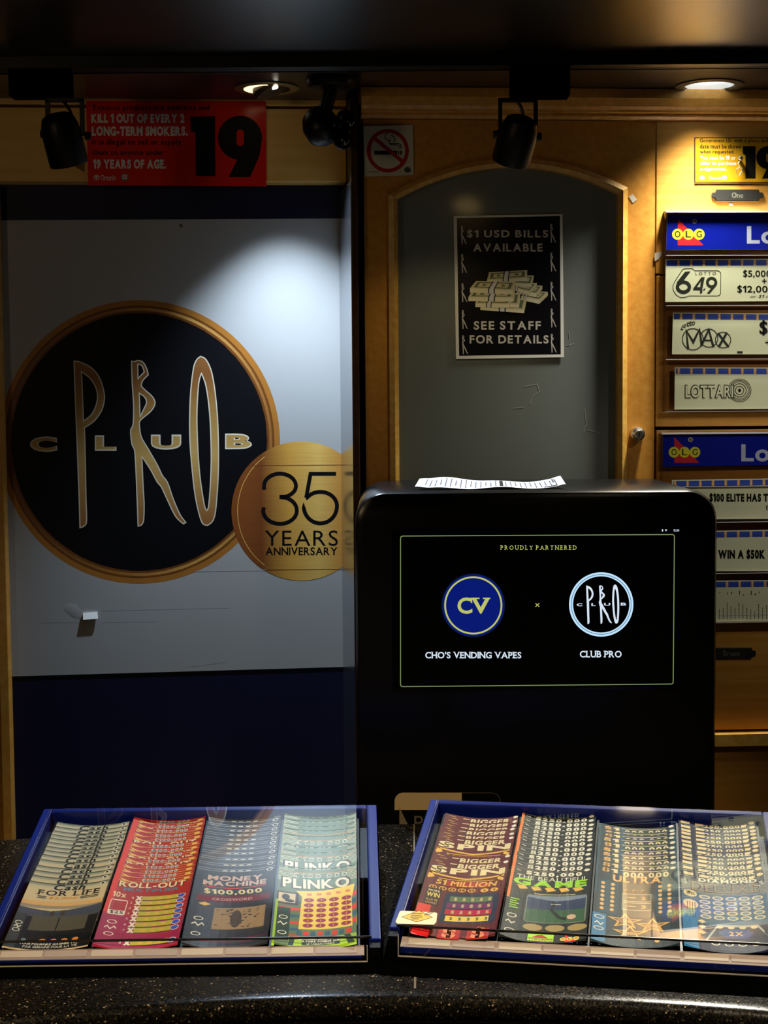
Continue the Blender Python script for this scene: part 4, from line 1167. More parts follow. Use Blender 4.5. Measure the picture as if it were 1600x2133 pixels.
# ================================================================== TICKET TRAYS
PW = 0.108
def tray(F, B, D, label, sides, hfront):
    """F slopes with the tickets, B is the level frame on the counter; D = length of the ticket bed"""
    root = empty('ticket_tray', B, label, 'ticket tray')
    xl0, xl1, xr0, xr1 = sides
    h0 = F.O.z-CTOP; ct, st = math.cos(TILT), math.sin(TILT)
    def S(x, v, z): return (x, v*ct-z*st, h0+v*st+z*ct)
    def sbox(b, x0, x1, v0, v1, z0, z1, m_):
        vs = [S(x, v, z) for z in (z0, z1) for x, v in ((x0, v0), (x1, v0), (x1, v1), (x0, v1))]
        b.add(vs, [(3, 2, 1, 0), (4, 5, 6, 7), (0, 1, 5, 4), (1, 2, 6, 5), (2, 3, 7, 6), (3, 0, 4, 7)], m_)
    V1 = D+0.030
    # black wedge-shaped base
    b = MB(); vf = -0.058
    side = [(vf, 0.0005), (V1*ct-0.004, 0.0005)]
    p1 = S(0, V1, -0.020); pf = S(0, -0.020, -0.0085)
    side += [(p1[1], p1[2]), (pf[1]+0.004, max(pf[2], 0.004)), (-0.030, max(h0-0.022, 0.002)), (vf, 0.0018)]
    vs = [(x, p[0], p[1]) for x in (xl0-0.002, xr1+0.002) for p in side]; k = len(side)
    fs = [tuple(reversed(range(k))), tuple(range(k, 2*k))]+[(i, (i+1) % k, k+(i+1) % k, k+i) for i in range(k)]
    fs[0] = tuple(range(k)); fs[1] = tuple(reversed(range(k, 2*k))); fs[2:] = [tuple(reversed(q)) for q in fs[2:]]
    b.add(vs, fs, M_BLACKM); b.build('base', root)
    # dark ribbed bed
    b = MB(); sbox(b, xl1-0.001, xr0+0.001, 0.0, V1-0.012, -0.0195, -0.014, mat('tray_bed', (16, 17, 30), .4))
    for i in range(5):
        x = i*PW
        sbox(b, x-0.0015, x+0.0015, 0.0, D+0.01, -0.014, -0.004, mat('tray_bed', (16, 17, 30)))
    b.build('bed', root)
    for nm, q in (('side_rail', (xl0, xl1, 0.002, V1)), ('side_rail', (xr0, xr1, 0.002, V1))):
        b = MB(); sbox(b, *q, -0.0195, 0.0075, M_BLUE); r_ = b.build(nm, root, bevel=0.0015)
        b = MB(); sbox(b, q[0]+0.001, q[1]-0.001, -0.0125, 0.0015, -0.0085, 0.004, M_BLACKT); b.build('rail_end', r_)
    b = MB(); sbox(b, xl1, xr0, V1-0.012, V1, -0.0195, 0.0075, M_BLUE); b.build('rear_rail', root, bevel=0.0015)
    # clear lid and front window
    b = MB(); sbox(b, xl1-0.003, xr0+0.003, 0.004, V1-0.006, 0.0080, 0.0105, M_LID); b.build('lid', root)
    b = MB(); sbox(b, xl1-0.003, xr0+0.003, 0.0028, 0.004, 0.0078, 0.0107, mat('lid_front_edge', (14, 16, 12), .25)); b.build('lid_edge', root)
    b = MB(); y0 = -0.0262
    zb = max(h0-0.0175, 0.003)
    b.box(xl1+0.002, xr0-0.002, y0, y0+0.0015, zb, h0+0.0095, M_CLEAR); b.build('front_window', root)
    b = MB()
    for q in ((xl1+0.002, xr0-0.002, zb-0.0008, zb+0.0004), (xr0-0.003, xr0-0.002, zb, h0+0.009), (xl1+0.002, xl1+0.003, zb, h0+0.009)): b.box(q[0], q[1], y0-0.0004, y0+0.0016, q[2], q[3], mat('window_edge', (170, 160, 150), .2))
    b.build('window_edge', root)
    # blue front lip and the white price strip
    b = MB(); b.box(xl1+0.004, xr0-0.008, -0.022, -0.008, zb+0.002, max(h0-0.0075, zb+0.006), M_BLUE); b.build('front_lip', root, bevel=0.001)
    zl = max(h0-0.0075, zb+0.006)
    b = MB(); vs = [(x, y, z) for x in (xl1+0.004, xr0-0.006) for y, z in ((-0.0215, zl), (-0.006, zl), (-0.0035, zl+0.0062), (-0.0065, zl+0.0062))]
    b.add(vs, [(0, 1, 2, 3), (7, 6, 5, 4), (0, 3, 7, 4), (1, 0, 4, 5), (2, 1, 5, 6), (3, 2, 6, 7)], mat('price_strip_pink', (158, 140, 134), .35)); b.build('price_strip', root)
    for c in range(4):
        for j in range(2):
            x0 = c*PW+0.003+j*0.053; x1 = x0+0.050
            b = MB(); b.add([(x0, -0.0178, zl+0.0022), (x1, -0.0178, zl+0.0022), (x1, -0.0078, zl+0.0062), (x0, -0.0078, zl+0.0062), (x0, -0.0178, zl+0.0014), (x1, -0.0178, zl+0.0014), (x1, -0.0078, zl+0.0054), (x0, -0.0078, zl+0.0054)],
                            [(0, 1, 2, 3), (7, 6, 5, 4), (0, 4, 5, 1), (1, 5, 6, 2), (2, 6, 7, 3), (3, 7, 4, 0)], mat('price_label', (186, 172, 160), .5) if j == 0 else mat('price_label_grey', (166, 150, 146), .5)); b.build('price_label', root)
    return root
tray(TL, TLB, 0.352, 'left blue ticket tray with clear lid, on the granite counter', (-0.022, -0.009, 0.4445, 0.459), 0)
tray(TR, TRB, 0.338, 'right blue ticket tray with clear lid and a yellow diamond sticker', (-0.023, -0.010, 0.4400, 0.4545), 0)

# ---- tickets
ORD = ['front', 'second', 'third', 'fourth', 'fifth', 'sixth', 'seventh', 'eighth', 'ninth', 'tenth', 'eleventh', 'twelfth', 'thirteenth', 'fourteenth']
TWD = PW-0.005
def vy(F, col, py):
    lo, hi = -0.1, 0.6
    for _ in range(40):
        mid = (lo+hi)/2
        if proj(F.w((col+0.5)*PW, mid))[1] > py: lo = mid
        else: hi = mid
    return (lo+hi)/2
def fan(F, col, name, top, rows, draw, base, desc, group, lift=0.0062, v0=-0.004):
    """rows: heights in the photo of one printed feature, rear to front; builds the front ticket, then copies it up the tray"""
    vt = vy(F, col, top)
    fr = F.sub(col*PW+0.0025, v0)
    mp = lambda tx, py: (tx*TWD, vy(F, col, py)-v0)
    a = TicketArt(mp, 0.0003, 0.00003)
    a.box(0, TWD, 0, vt-v0, 0, 0.0003, base)
    draw(a)
    # bend across the width: cut into strips, then lift the sides
    me = bpy.data.meshes.new(name); me.from_pydata(a.V, [], a.F)
    for m_ in a.mats: me.materials.append(m_)
    for p, k in zip(me.polygons, a.I): p.material_index = k
    bm = bmesh.new(); bm.from_mesh(me)
    for i in range(1, 10):
        g = bm.verts[:]+bm.edges[:]+bm.faces[:]
        bmesh.ops.bisect_plane(bm, geom=g, plane_co=(TWD*i/10, 0, 0), plane_no=(1, 0, 0), dist=1e-7)
    for v in bm.verts:
        g = min(max(v.co.x/TWD*10, 0), 10); i0 = min(int(g), 9); h0 = ((i0-5)/5.0)**2; h1 = ((i0-4)/5.0)**2
        v.co.z += lift*(h0+(h1-h0)*(g-i0))
    bm.to_mesh(me); bm.free(); me.update()
    o = bpy.data.objects.new(name, me); COL.objects.link(o); o.matrix_world = fr.matrix()
    vf = vy(F, col, rows[-1])
    n = len(rows)
    for i in range(n):
        k = n-1-i
        c = o if k == 0 else o.copy()
        if k: COL.objects.link(c)
        d = vy(F, col, rows[i])-vf
        jx = 0 if k == 0 else random.uniform(-0.0008, 0.0008)
        c.matrix_world = Frame(fr.w(jx, d, -0.00062*k), fr.u, fr.v).matrix()
        lab = desc+(', front one shown whole' if k == 0 else ', %s from the front' % ORD[k])
        tag(c, lab, 'lottery ticket', group)

def ovals(a, x, pys, m_, l=2):
    for y in pys:
        a.ell(x, y, 0.075, 4.2, m_, l, 0.016, n=20, wy=1.0)
W1 = mat('ticket_white', (226, 222, 206), .5, .25); K1 = mat('ticket_black', (14, 13, 14), .5, .25); CR1 = mat('ticket_cream', (224, 206, 160), .5, .25)
T_BEIGE = mat('ticket_beige', (214, 196, 158), .5, .25); T_GREY = mat('ticket_grey_green', (150, 152, 132), .5, .25)
def t_cash(a):
    a.rect(0, 1842, 1, 1844.5, mat('ticket_dark_edge', (84, 88, 78), .5, .25), 1)
    a.rect(0, 1844.5, 1, 1848, T_GREY, 1); a.rect(0, 1848, 1, 1851.5, mat('ticket_mid_grey', (192, 184, 156), .5, .25), 1)
    a.text('Cash', 0.32, 1844.0, 0.72, 1855.5, K1, 3, 0.03, shear=0.15, serif=True)
    a.ell(0.93, 1847, 0.035, 3.2, W1, 3, n=16); a.ell(0.93, 1847, 0.02, 2, K1, 4, n=12)
    a.text('FOR LIFE', 0.13, 1856.3, 0.92, 1867, K1, 3, 0.02, serif=True, track=.14)
    a.text('$1,000', 0.30, 1869, 0.66, 1875, mat('ticket_orange', (214, 140, 40), .5, .25), 3, 0.04, shear=.2)
    for x0, x1 in ((0.16, 0.27), (0.69, 0.92)):
        a.rect(x0, 1869, x1, 1870.6, K1, 3); a.rect(x0, 1872, x1, 1873.6, K1, 3)
    a.rect(0, 1880, 1, 1888, mat('ticket_sunset', (216, 172, 110), .5, .25), 2)
    a.rect(0, 1888, 1, 1894, mat('ticket_dusk', (150, 140, 124), .5, .25), 2)
    a.poly([(0, 1894), (0.4, 1899), (1, 1890), (1, 1908), (0, 1908)], mat('ticket_hills', (64, 72, 92), .5, .25), 3)
    a.rect(0, 1904, 1, 1922, mat('ticket_sea', (74, 76, 84), .5, .25), 2)
    for x in (0.42, 0.55):
        a.ell(x, 1903, 0.03, 5, mat('ticket_figures', (58, 50, 44), .5, .25), 4, n=14)
    a.rect(0.13, 1912, 1, 1979, K1, 3); a.rect(0, 1908, 0.13, 1979, mat('ticket_slate', (54, 58, 64), .5, .25), 3)
    a.rect(0.20, 1910, 0.88, 1940, mat('ticket_scratch', (84, 80, 68), .5, .25), 4); a.rect(0.52, 1912, 0.535, 1940, K1, 5)
    for y in (1927, 1942): a.ell(0.07, y, 0.045, 3.6, W1, 4, 0.012, n=18, wy=1)
    a.line([(0.03, 1936), (0.06, 1932), (0.08, 1937), (0.11, 1933)], .012, W1, 4)
    for i in range(4): a.ell(0.42+i*0.13, 1960, 0.04, 3.6, mat('ticket_coin', (226, 140, 60), .5, .25), 4, n=16)
    a.ell(0.2, 1960, 0.03, 3, mat('ticket_seal', (110, 130, 150), .5, .25), 4, n=14)
    a.text('VOUS POURRIEZ GAGNER 1 000 $', 0.17, 1965.5, 0.92, 1970, W1, 4, 0.02, shear=.1)
    a.text('PAR SEMAINE POUR LA VIE', 0.22, 1971.5, 0.86, 1976, W1, 4, 0.02, shear=.1)
T_RED = mat('ticket_red', (170, 30, 22), .5, .25); T_RED2 = mat('ticket_bright_red', (214, 58, 34), .5, .25); T_MAG = mat('ticket_magenta', (156, 32, 74), .5, .25)
T_GOLD = mat('ticket_gold', (224, 176, 80), .5, .25); T_BLU = mat('ticket_steel_blue', (84, 116, 140), .5, .25)
def t_roll(a):
    a.rect(0, 1830, 0.07, 1910, T_RED2, 1)
    a.poly([(0.07, 1832), (0.20, 1838), (0.30, 1841), (0.12, 1839)], T_GOLD, 2); a.poly([(0.07, 1836), (0.15, 1841), (0.25, 1844), (0.09, 1842)], T_GOLD, 2)
    a.rect(0.30, 1833.2, 0.98, 1834.3, mat('ticket_orange', (214, 140, 40)), 1); a.rect(0.2, 1838, 1.0, 1838.8, T_GOLD, 1)
    a.text('$100,000', 0.36, 1831.2, 0.78, 1837.8, W1, 2, 0.05, arc=.6); a.text('$100,000', 0.37, 1832, 0.77, 1837, T_BLU, 3, 0.02, arc=.6)
    a.ell(0.93, 1836, 0.04, 3, T_GOLD, 2, n=16)
    a.text('ROLL-OUT', 0.08, 1839.5, 0.94, 1851.5, K1, 3, 0.06); a.text('ROLL-OUT', 0.09, 1840, 0.93, 1851, CR1, 4, 0.035)
    a.text('MULTIPLIER', 0.16, 1852, 0.86, 1859, T_BLU, 3, 0.03)
    a.rect(0.07, 1910, 1, 1978, T_MAG, 1); a.rect(0, 1905, 0.07, 1978, T_MAG, 1)
    a.text('10x', 0.05, 1862, 0.22, 1873, CR1, 2, 0.03)
    a.rrect(0.05, 1878, 0.26, 1909, 0.02, W1, 2); a.rect(0.06, 1880, 0.25, 1900, T_RED, 3); a.text('$25', 0.08, 1900.5, 0.24, 1907.5, K1, 3, 0.03)
    for y in (1924, 1949): a.ell(0.14, y, 0.06, 4, W1, 2, 0.014, n=18, wy=1.1)
    a.line([(0.07, 1937), (0.10, 1933), (0.14, 1939), (0.18, 1933), (0.21, 1937)], .012, W1, 2)
    g = mat('ticket_lime', (178, 172, 56), .5, .25)
    for i, y in enumerate((1872, 1882, 1893, 1904, 1915, 1927, 1939, 1965)):
        h = 4.2+i*0.15
        a.rect(0.42, y-h, 0.86, y+h, g, 2); a.rect(0.42, y+h-0.6, 0.86, y+h+0.4, K1, 3)
        for j in range(3): a.text('22'[j % 2], 0.50+j*.11, y-h*.5, 0.57+j*.11, y+h*.5, T_GOLD, 3, 0.02)
        a.text('x', 0.34, y-h, 0.43, y+h, W1, 3, 0.06); a.text(str(i+1), 0.29, y-2, 0.315, y+2, W1, 2)
        a.ell(0.91, y, 0.055, h, W1, 3, n=18); a.ell(0.91, y, 0.045, h*.8, mat('ticket_blue', (44, 78, 190)), 4, n=18)
T_SLATE = mat('ticket_dark_slate', (40, 40, 46), .5, .25); T_BRN = mat('ticket_brown', (58, 26, 28), .5, .25)
def t_machine(a):
    a.rect(0, 1812, 1, 1813, mat('ticket_silver', (150, 156, 166), .5, .25), 1); a.rect(0, 1816, 1, 1817, mat('ticket_silver', (150, 156, 166)), 1)
    for i in range(4): a.rect(0.32+i*.1, 1814, 0.38+i*.1, 1815.6, W1, 2)
    a.ell(0.93, 1818, 0.04, 3.2, W1, 2, 0.012, n=16, wy=.8)
    pk = mat('ticket_pale_pink', (206, 176, 168), .5, .25)
    a.text('MONEY', 0.15, 1826, 0.85, 1836, pk, 2, 0.04); a.text('MACHINE', 0.10, 1837, 0.90, 1847, pk, 2, 0.04)
    a.line([(0.12, 1849), (0.5, 1851.5), (0.9, 1849)], 1.4, T_RED2, 2)
    a.text('$100,000', 0.13, 1853.5, 0.86, 1865.5, CR1, 3, 0.03, shear=-.1)
    a.rect(0.06, 1868, 0.97, 1880, mat('ticket_wine', (110, 30, 46), .5, .25), 2); a.text('CROSSWORD', 0.25, 1872, 0.75, 1877, pk, 3, .01)
    a.poly([(0.09, 1886), (0.17, 1882), (0.25, 1886), (0.17, 1890)], T_GOLD, 2)
    for y in (1917, 1949): a.ell(0.13, y, 0.06, 4, W1, 2, 0.014, n=18, wy=1.1)
    a.line([(0.06, 1930), (0.10, 1926), (0.14, 1932), (0.18, 1926), (0.21, 1930)], .012, W1, 2)
    a.rect(0.30, 1892, 0.93, 1937, mat('ticket_tan', (150, 124, 88), .5, .25), 2)
    rnd = random.Random(3)
    for i in range(34):
        x = rnd.uniform(.31, .88); y = rnd.uniform(1893, 1934)
        a.poly([(x, y), (x+rnd.uniform(.02, .07), y+rnd.uniform(-2, 2)), (x+rnd.uniform(.0, .05), y+rnd.uniform(1, 4))], T_SLATE if i % 2 else mat('ticket_umber', (70, 52, 36), .5, .25), 3)
    a.ell(0.58, 1915, .07, 18, mat('ticket_umber', (70, 52, 36)), 4, n=18)
    a.rect(0.2, 1955, 0.97, 1957, mat('ticket_wine', (110, 30, 46)), 2); a.rect(0.2, 1962, 0.97, 1963.5, mat('ticket_wine', (110, 30, 46)), 2)
T_GRN = mat('ticket_green', (96, 120, 84), .5, .25); T_LIME = mat('ticket_bright_green', (150, 190, 40), .5, .25); T_YEL = mat('ticket_yellow', (232, 206, 92), .5, .25)
def t_plinko(a):
    st = mat('ticket_pale_green', (200, 206, 180), .5, .25)
    for i in range(9): a.poly([(0, 1813+i*3), (0.2, 1813.8+i*3), (0.2, 1815+i*3), (0, 1814.2+i*3)], st, 1); a.poly([(0.88, 1815+i*3), (1, 1813+i*3), (1, 1814.2+i*3), (0.88, 1816.2+i*3)], st, 1)
    a.rect(0.03, 1808, 0.97, 1810, T_GRN, 1)
    a.rect(0, 1819.5, 1, 1820.6, mat('ticket_orange', (214, 140, 40)), 1)
    a.text('$100 000', 0.20, 1821, 0.88, 1830, W1, 2, 0.05); a.text('$100 000', 0.21, 1822, 0.87, 1829.2, T_GRN, 3, 0.02)
    a.text('PLINKO', 0.04, 1831, 0.93, 1854, T_BRN, 3, 0.07); a.text('PLINKO', 0.06, 1832.5, 0.91, 1852.5, W1, 4, 0.035, shear=-.05)
    rd = T_RED2; bl = mat('ticket_teal', (50, 96, 120), .5, .25)
    for i in range(6):
        y = 1880+i*14
        a.poly([(0.0, y), (0.32, y-1), (0.32, y+4), (0.0, y+9)], rd if i % 2 else bl, 2); a.poly([(0.9, y-26), (1, y-30), (1, y-20), (0.9, y-18)], rd if i % 2 else bl, 2)
    a.rect(0.01, 1862, 0.28, 1888, T_BRN, 3); a.rect(0.03, 1865, 0.24, 1884, T_BEIGE, 4); a.ell(0.12, 1873, .05, 6, K1, 5, n=16); a.ell(0.17, 1880, .06, 3, K1, 5, n=14)
    a.poly([(0.24, 1858), (0.6, 1856), (0.98, 1850), (0.94, 1880), (0.95, 1937), (0.30, 1937), (0.32, 1870)], T_YEL, 4)
    pu = mat('ticket_plum', (150, 44, 84), .5, .25)
    for r in range(6):
        for c_ in range(4):
            a.ell(0.41+c_*.155, 1876+r*10.6, .062, 4.2, pu, 5, n=20); a.text('$', 0.40+c_*.155, 1873.6+r*10.6, 0.42+c_*.155, 1878.4+r*10.6, T_GOLD, 6)
    for i in range(5): a.rect(0.38+i*.12, 1862-i*.6, 0.44+i*.12, 1867-i*.6, mat('ticket_salmon', (214, 130, 90), .5, .25), 5)
    a.rect(0.03, 1895, 0.19, 1962, mat('ticket_forest', (34, 58, 44), .5, .25), 4); a.rect(0, 1880, 0.03, 1978, T_LIME, 4)
    for y in (1915, 1947): a.ell(0.11, y, 0.055, 4, W1, 5, 0.013, n=18, wy=1.1)
    a.line([(0.05, 1929), (0.08, 1925), (0.12, 1931), (0.16, 1926)], .012, W1, 5)
    for i in range(8): a.rect(0.28+i*.085, 1941, 0.34+i*.085, 1950, rd if i % 2 else bl, 3)
    a.rect(0.19, 1953, 1, 1978, T_LIME, 3); a.poly([(0.2, 1953), (0.27, 1953), (0.25, 1972), (0.19, 1972)], mat('ticket_forest', (34, 58, 44)), 4); a.poly([(0.85, 1953), (0.92, 1953), (0.98, 1972), (0.9, 1972)], mat('ticket_forest', (34, 58, 44)), 4)
    a.rect(0.35, 1956, 0.8, 1970, mat('ticket_forest', (34, 58, 44)), 4)
    for i, t in enumerate(('VOUS POURRIEZ GAGNER UN VOYAGE', 'A FAIRE TOMBER SUR', 'LE TABLEAU PLINKO')): a.text(t, 0.29+i*.06, 1955.5+i*4.8, 0.86-i*.06, 1959+i*4.8, W1, 5, .02)
T_MAR = mat('ticket_maroon', (92, 24, 20), .5, .25)
def t_spin(a):
    for x, y in ((0.06, 1801.5), (0.10, 1806)): a.line([(x, y), (x+.09, y+1)], .8, T_GOLD, 1)
    a.text('BIGGER', 0.34, 1801, 0.90, 1812, T_BRN, 2, 0.07); a.text('BIGGER', 0.35, 1801.6, 0.89, 1811.2, CR1, 3, 0.04, shear=.08)
    a.rect(0.25, 1802.5, 0.36, 1804, CR1, 2)
    a.ell(0.96, 1800, 0.032, 2.8, W1, 2, n=14)
    a.text('$PIN', 0.02, 1809.5, 0.98, 1826, T_BRN, 4, 0.07); a.text('$PIN', 0.03, 1810.5, 0.97, 1825, CR1, 5, 0.045)
    a.line([(0.03, 1827), (0.5, 1832.5), (0.97, 1827)], 3.0, T_GOLD, 3); a.line([(0.03, 1827), (0.07, 1833), (0.02, 1836)], .04, T_GOLD, 3); a.line([(0.93, 1826), (0.91, 1832), (0.97, 1836)], .03, T_GOLD, 3)
    a.rect(0.16, 1835, 0.86, 1836.2, T_GOLD, 2)
    a.rect(0.28, 1838, 0.80, 1849, T_RED, 2); a.text('$1 MILLION', 0.14, 1837, 0.90, 1849, T_GOLD, 3, 0.03, shear=.08)
    for i in range(7): a.ell(0.12+i*.12+(.04 if i > 4 else 0), 1855.5, .05, 4, T_GOLD, 2, *( (None,) if i > 4 else (.014,)), n=18, wy=1.2); a.text('$', 0.105+i*.12+(.04 if i > 4 else 0), 1853, 0.135+i*.12+(.04 if i > 4 else 0), 1858, K1 if i > 4 else T_GOLD, 3)
    a.rect(0.06, 1858, 0.24, 1893, mat('ticket_soot', (40, 22, 20), .5, .25), 2); a.text('MORE', 0.08, 1861, 0.22, 1865, CR1, 3, .02); a.text('WIN', 0.07, 1867, 0.23, 1876, T_YEL, 3, .03); a.text('PLUS DE', 0.08, 1880, 0.22, 1884, T_GOLD, 3); a.text('CHANCES', 0.08, 1886, 0.22, 1890, T_GOLD, 3)
    a.rrect(0.29, 1862, 0.96, 1925, .05, mat('ticket_denim', (40, 46, 70), .5, .25), 3)
    for i, c_ in enumerate((T_GRN, mat('ticket_violet', (110, 40, 96), .5, .25), mat('ticket_crimson', (176, 34, 50), .5, .25), T_YEL)):
        y = 1869+i*13.5
        a.rect(0.36-(.02 if 0 < i < 3 else 0), y, 0.88+(.02 if 0 < i < 3 else 0), y+11, c_, 4)
        for j in range(5): a.text('$', 0.41+j*.105, y+2, 0.45+j*.105, y+9, CR1 if i < 3 else T_GRN, 5, .02)
    a.rect(0.0, 1893, 0.16, 1940, T_RED2, 2)
    a.rect(0.02, 1938, 0.22, 1958, mat('ticket_scarlet', (214, 36, 40), .5, .25), 3); a.ell(0.12, 1940, .05, 4, W1, 4, .014, n=18, wy=1.2)
    for x in (0.32, 0.66): a.rect(x, 1936, x+.26, 1958, T_RED, 3); a.text('$', x+.05, 1932, x+.21, 1956, mat('ticket_salmon', (214, 130, 90)), 4, .06)
T_BLK = mat('ticket_soft_black', (22, 24, 20), .5, .25); T_ORG = mat('ticket_hot_orange', (232, 116, 28), .5, .25)
def t_game(a):
    a.rect(0, 1816, 0.035, 1880, T_ORG, 2); a.rect(0.03, 1816.5, 0.97, 1817.3, mat('ticket_grey_ink', (120, 118, 104), .5, .25), 1)
    a.line([(0.06, 1820), (0.12, 1822)], 1.0, W1, 2)
    a.text('$250,000', 0.19, 1818.5, 0.88, 1828.2, W1, 3, 0.055, track=.14); a.ell(0.94, 1816.5, .035, 2.8, W1, 3, n=14)
    a.text('THE BEAUTIFUL', 0.08, 1829, 0.96, 1837, W1, 2, 0.0, track=.12)
    a.text('GAME', 0.05, 1835.5, 0.95, 1850, mat('ticket_acid_green', (150, 210, 40), .5, .25), 3, 0.05, track=.1)
    for i in range(5): a.poly([(0.10+i*.17, 1851), (0.20+i*.17, 1850), (0.24+i*.17, 1856), (0.14+i*.17, 1859)], T_GOLD, 2)
    a.rect(0.32, 1864, 0.82, 1865.2, CR1, 2)
    a.rrect(0.24, 1867, 0.97, 1924, .03, mat('ticket_frame', (120, 130, 120), .5, .25), 2)
    a.rect(0.255, 1868.5, 0.955, 1896, mat('ticket_night', (40, 54, 92), .5, .25), 3); a.poly([(0.255, 1868.5), (0.955, 1868.5), (0.955, 1874), (0.6, 1878), (0.255, 1872)], mat('ticket_cloud', (120, 136, 160), .5, .25), 4)
    a.rect(0.255, 1896, 0.955, 1922.5, mat('ticket_grass', (52, 92, 60), .5, .25), 3)
    a.line([(0.56, 1878), (0.58, 1888), (0.55, 1896), (0.66, 1912), (0.74, 1915)], .03, K1, 5); a.line([(0.54, 1884), (0.66, 1885)], 1.4, W1, 5); a.ell(0.80, 1911, .055, 5, mat('ticket_ball', (206, 170, 150), .5, .25), 5, n=16)
    for i in range(3): a.ell(0.36+i*.26, 1934, .115, 7, mat('ticket_medal', (166, 146, 92), .5, .25), 3, n=22)
    a.rect(0.02, 1880, 0.18, 1958, mat('ticket_coal', (34, 36, 30), .5, .25), 2)
    for i in range(5): a.rect(0.05, 1880+i*4.5, 0.16-(i % 2)*.03, 1882+i*4.5, mat('ticket_acid_green', (150, 210, 40)), 3)
    for y in (1916, 1947): a.ell(0.1, y, .06, 4.4, W1, 3, .014, n=18, wy=1.2)
    a.line([(0.04, 1930), (0.07, 1926), (0.11, 1932), (0.15, 1928)], .012, W1, 3)
    a.rect(0.32, 1947, 0.62, 1962, mat('ticket_acid_green', (150, 210, 40)), 3); a.text('TORONTO', 0.33, 1956, 0.61, 1961, T_RED, 4, .02); a.poly([(0.36, 1955), (0.42, 1950), (0.48, 1948), (0.56, 1955)], T_RED, 4)
    a.poly([(0.75, 1948), (0.75, 1963), (0.88, 1963)], mat('ticket_scarlet', (214, 36, 40)), 3)
    for i, c_ in enumerate('OLG'): a.ell(0.73+i*.075, 1957, .037, 3.6, T_YEL, 4, n=16); a.text(c_, 0.715+i*.075, 1955, 0.745+i*.075, 1959, T_RED, 5, .01)
T_TEAL = mat('ticket_deep_teal', (22, 66, 88), .5, .25); T_TEALD = mat('ticket_dark_teal', (20, 40, 48), .5, .25); T_AMB = mat('ticket_amber', (226, 178, 110), .5, .25)
def t_ultra(a):
    a.rect(0.27, 1812, 0.34, 1834, T_TEAL, 2); a.rect(0.0, 1812, 1, 1836, T_TEALD, 1)
    a.rect(0, 1812, 0.03, 1870, T_TEAL, 2); a.rect(0.97, 1812, 1.0, 1870, T_TEAL, 2)
    a.rect(0.30, 1815.8, 0.88, 1816.8, CR1, 3)
    a.text('$', 0.08, 1815, 0.17, 1824, T_AMB, 3, .05); a.text('1', 0.19, 1815.5, 0.27, 1823.5, CR1, 3, .06)
    a.text('000.000', 0.34, 1818.5, 0.90, 1829, CR1, 3, 0.04, track=.12); a.ell(0.95, 1812.5, .035, 2.8, W1, 3, n=14)
    a.text('ULTRA', 0.20, 1826, 0.82, 1841, T_AMB, 4, 0.035, serif=True)
    gd = T_AMB
    for x in (0.10, 0.22, 0.79, 0.90):
        for i in range(7): a.ell(x, 1848+i*8.8, .025, 3.2, gd, 3, n=12)
    for x in (0.05, 0.73): a.rect(x, 1842, x+.24, 1910, mat('ticket_teal_panel', (28, 62, 76), .5, .25), 2)
    a.rect(0.34, 1842, 0.68, 1912, mat('ticket_olive', (70, 76, 56), .5, .25), 2)
    for i in range(3): a.poly([(0.38+i*.1+.03*math.cos(math.radians(-90+k*144)), 1857+4*math.sin(math.radians(-90+k*144))) for k in range(5)], gd, 3)
    for i, t in enumerate('23'):
        y = 1864+i*18
        a.line([(0.34, y), (0.68, y), (0.68, y+15), (0.34, y+15)], 1, CR1, 3, True); a.rect(0.40, y+6, 0.50, y+8, gd, 3); a.text(t, 0.56, y+4, 0.62, y+11, gd, 3, .03)
    def star(cx, cy, rx, ry, l):
        p = []
        for k in range(10):
            q = math.radians(-90+k*36); s_ = 1 if k % 2 == 0 else .42
            p.append((cx+rx*s_*math.cos(q), cy+ry*s_*math.sin(q)))
        a.poly(p, T_GOLD, l)
        a.poly([(cx+(x-cx)*.72, cy+(y-cy)*.72) for x, y in p], mat('ticket_bronze', (110, 76, 30), .5, .25), l+1)
    for i, (cx, cy, t) in enumerate(((0.38, 1921, '$20'), (0.70, 1929, '$50'), (0.44, 1946, '$100'))):
        star(cx, cy, .22, 17, 4+i*3); a.text(t, cx-.08, cy-3.5, cx+.08, cy+3.5, T_AMB, 6+i*3, .04)
    a.rect(0.0, 1912, 0.16, 1970, mat('ticket_sky_blue', (40, 116, 170), .5, .25), 3)
    for y in (1920, 1944): a.ell(0.08, y, .06, 4, W1, 4, .013, n=18, wy=1.1)
    a.line([(0.03, 1934), (0.06, 1930), (0.10, 1936), (0.13, 1931)], .012, W1, 4); a.ell(0.75, 1960, .03, 4, gd, 3, n=14)
T_NAVY = mat('ticket_navy', (26, 28, 58), .5, .25); T_SIL = mat('ticket_silver_grey', (176, 180, 176), .5, .25); T_PALE = mat('ticket_pale_blue', (110, 136, 156), .5, .25)
